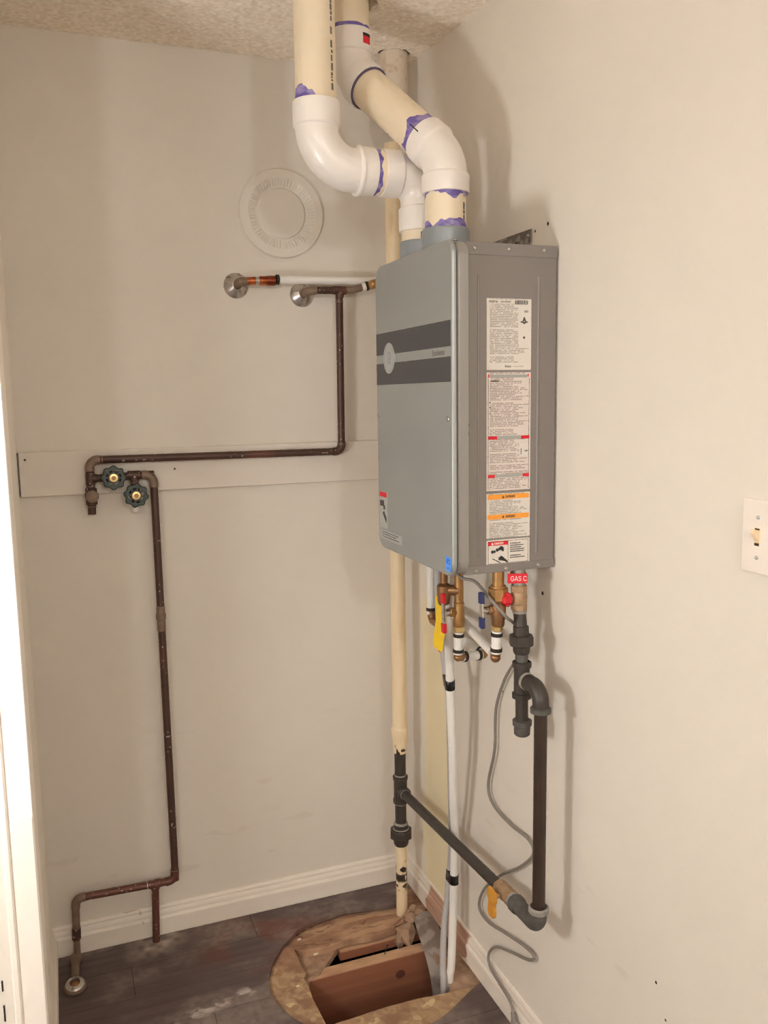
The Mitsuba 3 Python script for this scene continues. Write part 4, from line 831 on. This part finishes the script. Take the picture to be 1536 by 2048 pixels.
part(sw, 'slot_gap', bx(-.0066, -.006, -1.4185, -1.4095, 1.3285, 1.3305, .0002), 'm_black', False); part(sw, 'slot_gap', bx(-.0066, -.006, -1.4185, -1.4095, 1.3045, 1.3085, .0002), 'm_black', False)
part(sw, 'toggle', hull([(-.006, -1.418, 1.311), (-.006, -1.41, 1.311), (-.006, -1.418, 1.327), (-.006, -1.41, 1.327), (-.0165, -1.417, 1.3235), (-.0165, -1.411, 1.3235), (-.0155, -1.417, 1.330), (-.0155, -1.411, 1.330)]), 'm_ivory', 20, 'ivory toggle')
for z in (1.347, 1.2865): screw(sw, (-.0055, -1.4145, z), (-1, 0, 0), .003, 'm_emblem')
for (y, z, r) in ((-.812, 1.878, .004), (-.806, 1.102, .0045), (-.631, .823, .0025), (-.762, 1.872, .003), (-1.213, .457, .003), (-1.242, .402, .0025)):
    part('wall_right', 'nail_hole', lathe([(0, 0), (0, r), (.0006, r*.7), (.0006, 0)], (-.0001, y, z), (-1, 0, 0), 9), 'm_darkscrew', False)

# ------------------------------------------------------------------ debris in the floor hole
fl = thing('metal_flashing', 'bent grey sheet metal flashing curling into the floor hole', 'sheet metal')
gp_ = []; A0 = [(-.066, -.212, -.002), (-.08, -.285, -.010), (-.087, -.35, -.034), (-.089, -.39, -.08), (-.09, -.41, -.16)]; B0 = [(-.008, -.206, .004), (-.016, -.28, .002), (-.03, -.36, -.012), (-.048, -.41, -.05), (-.06, -.43, -.15)]
ga, gb = spline(A0, 6), spline(B0, 6)
vt, fs = [], []
for a, b in zip(ga, gb):
    for w in np.linspace(0, 1, 7): vt.append(V(a)*(1-w)+V(b)*w+V([0, 0, .006*math.sin(w*3.1)]))
for i in range(len(ga)-1):
    for j in range(6): q = i*7+j; fs += [[q, q+1, q+8], [q, q+8, q+7]]
nv = len(vt); vt2 = [p_-V([0, 0, .0015]) for p_ in vt]
one(fl, trimesh.Trimesh(vt+vt2, fs+[[nv+c, nv+b, nv+a] for a, b, c in fs], process=False), 'm_flashing', 40)
def chunk(c, s, seed, label, m='m_rubble', name='rubble_chunk', pts=None):
    b = trimesh.creation.icosphere(1, 1.); r_ = np.random.default_rng(seed)
    b = hull(b.vertices*r_.uniform(.55, 1.1, (len(b.vertices), 1))*V(s)+V(c, float)) if pts is None else hull(pts)
    one(thing(name, label, 'rubble', 'plaster crumbs round the hole' if 'crumb' in name else 'rubble chunks by the gas pipe'), b, m, False)
chunk((-.098, -.236, -.022), (.026, .03, .022), 1, 'pointed lump of mortar hanging over the dark slot', pts=[(-.128, -.222, -.012), (-.072, -.214, -.006), (-.068, -.236, -.028), (-.122, -.24, -.04), (-.104, -.278, -.05), (-.097, -.25, -.01), (-.112, -.268, -.034)])
chunk((-.072, -.2, -.008), (.022, .026, .014), 2, 'crumbled lump at the foot of the cream gas pipe')
chunk((-.036, -.19, -.004), (.024, .018, .014), 3, 'rubble lump between the gas pipe and the baseboard')
chunk((-.12, -.24, -.04), (.014, .016, .022), 4, 'small grey lump left of the hanging mortar')
chunk((-.055, -.178, .004), (.014, .012, .018), 5, 'upright mortar shard right of the gas pipe')
part(F, 'splinter', rod((-.13, -.219, -.004), (-.06, -.176, .004), .0035, 8), 'm_osb', 40)
for i, (x, y) in enumerate(((-.14, -.285), (-.19, -.29))):
    n_ = thing('nail', ('bent nail standing in the joist top nearer the gas pipe', 'short dark nail in the middle of the joist top')[i], 'nail', 'nails in the joist top')
    one(n_, join(rod((x, y, -.04), (x-.012*(1-2*i), y+.004, -.012), .0012, 8), lathe([(0, 0), (0, .003), (.001, .003), (.001, 0)], (x-.012*(1-2*i), y+.004, -.013), (0, .2, 1), 10)), 'm_darkscrew' if i else 'm_screw')
for i, (x, y, z, s, lb) in enumerate(((-.405, -.172, -.012, .008, 'white plaster crumb on the back strip of the hole'), (-.46, -.36, -.013, .007, 'white plaster crumb on the left strip of the hole'), (-.37, -.222, -.032, .011, 'flat white plaster flake on the broken plank'))):
    chunk((x, y, z+.003), (s, s*.6, s*.35), 20+i, lb, 'm_plaster_pipe', 'plaster_crumb')
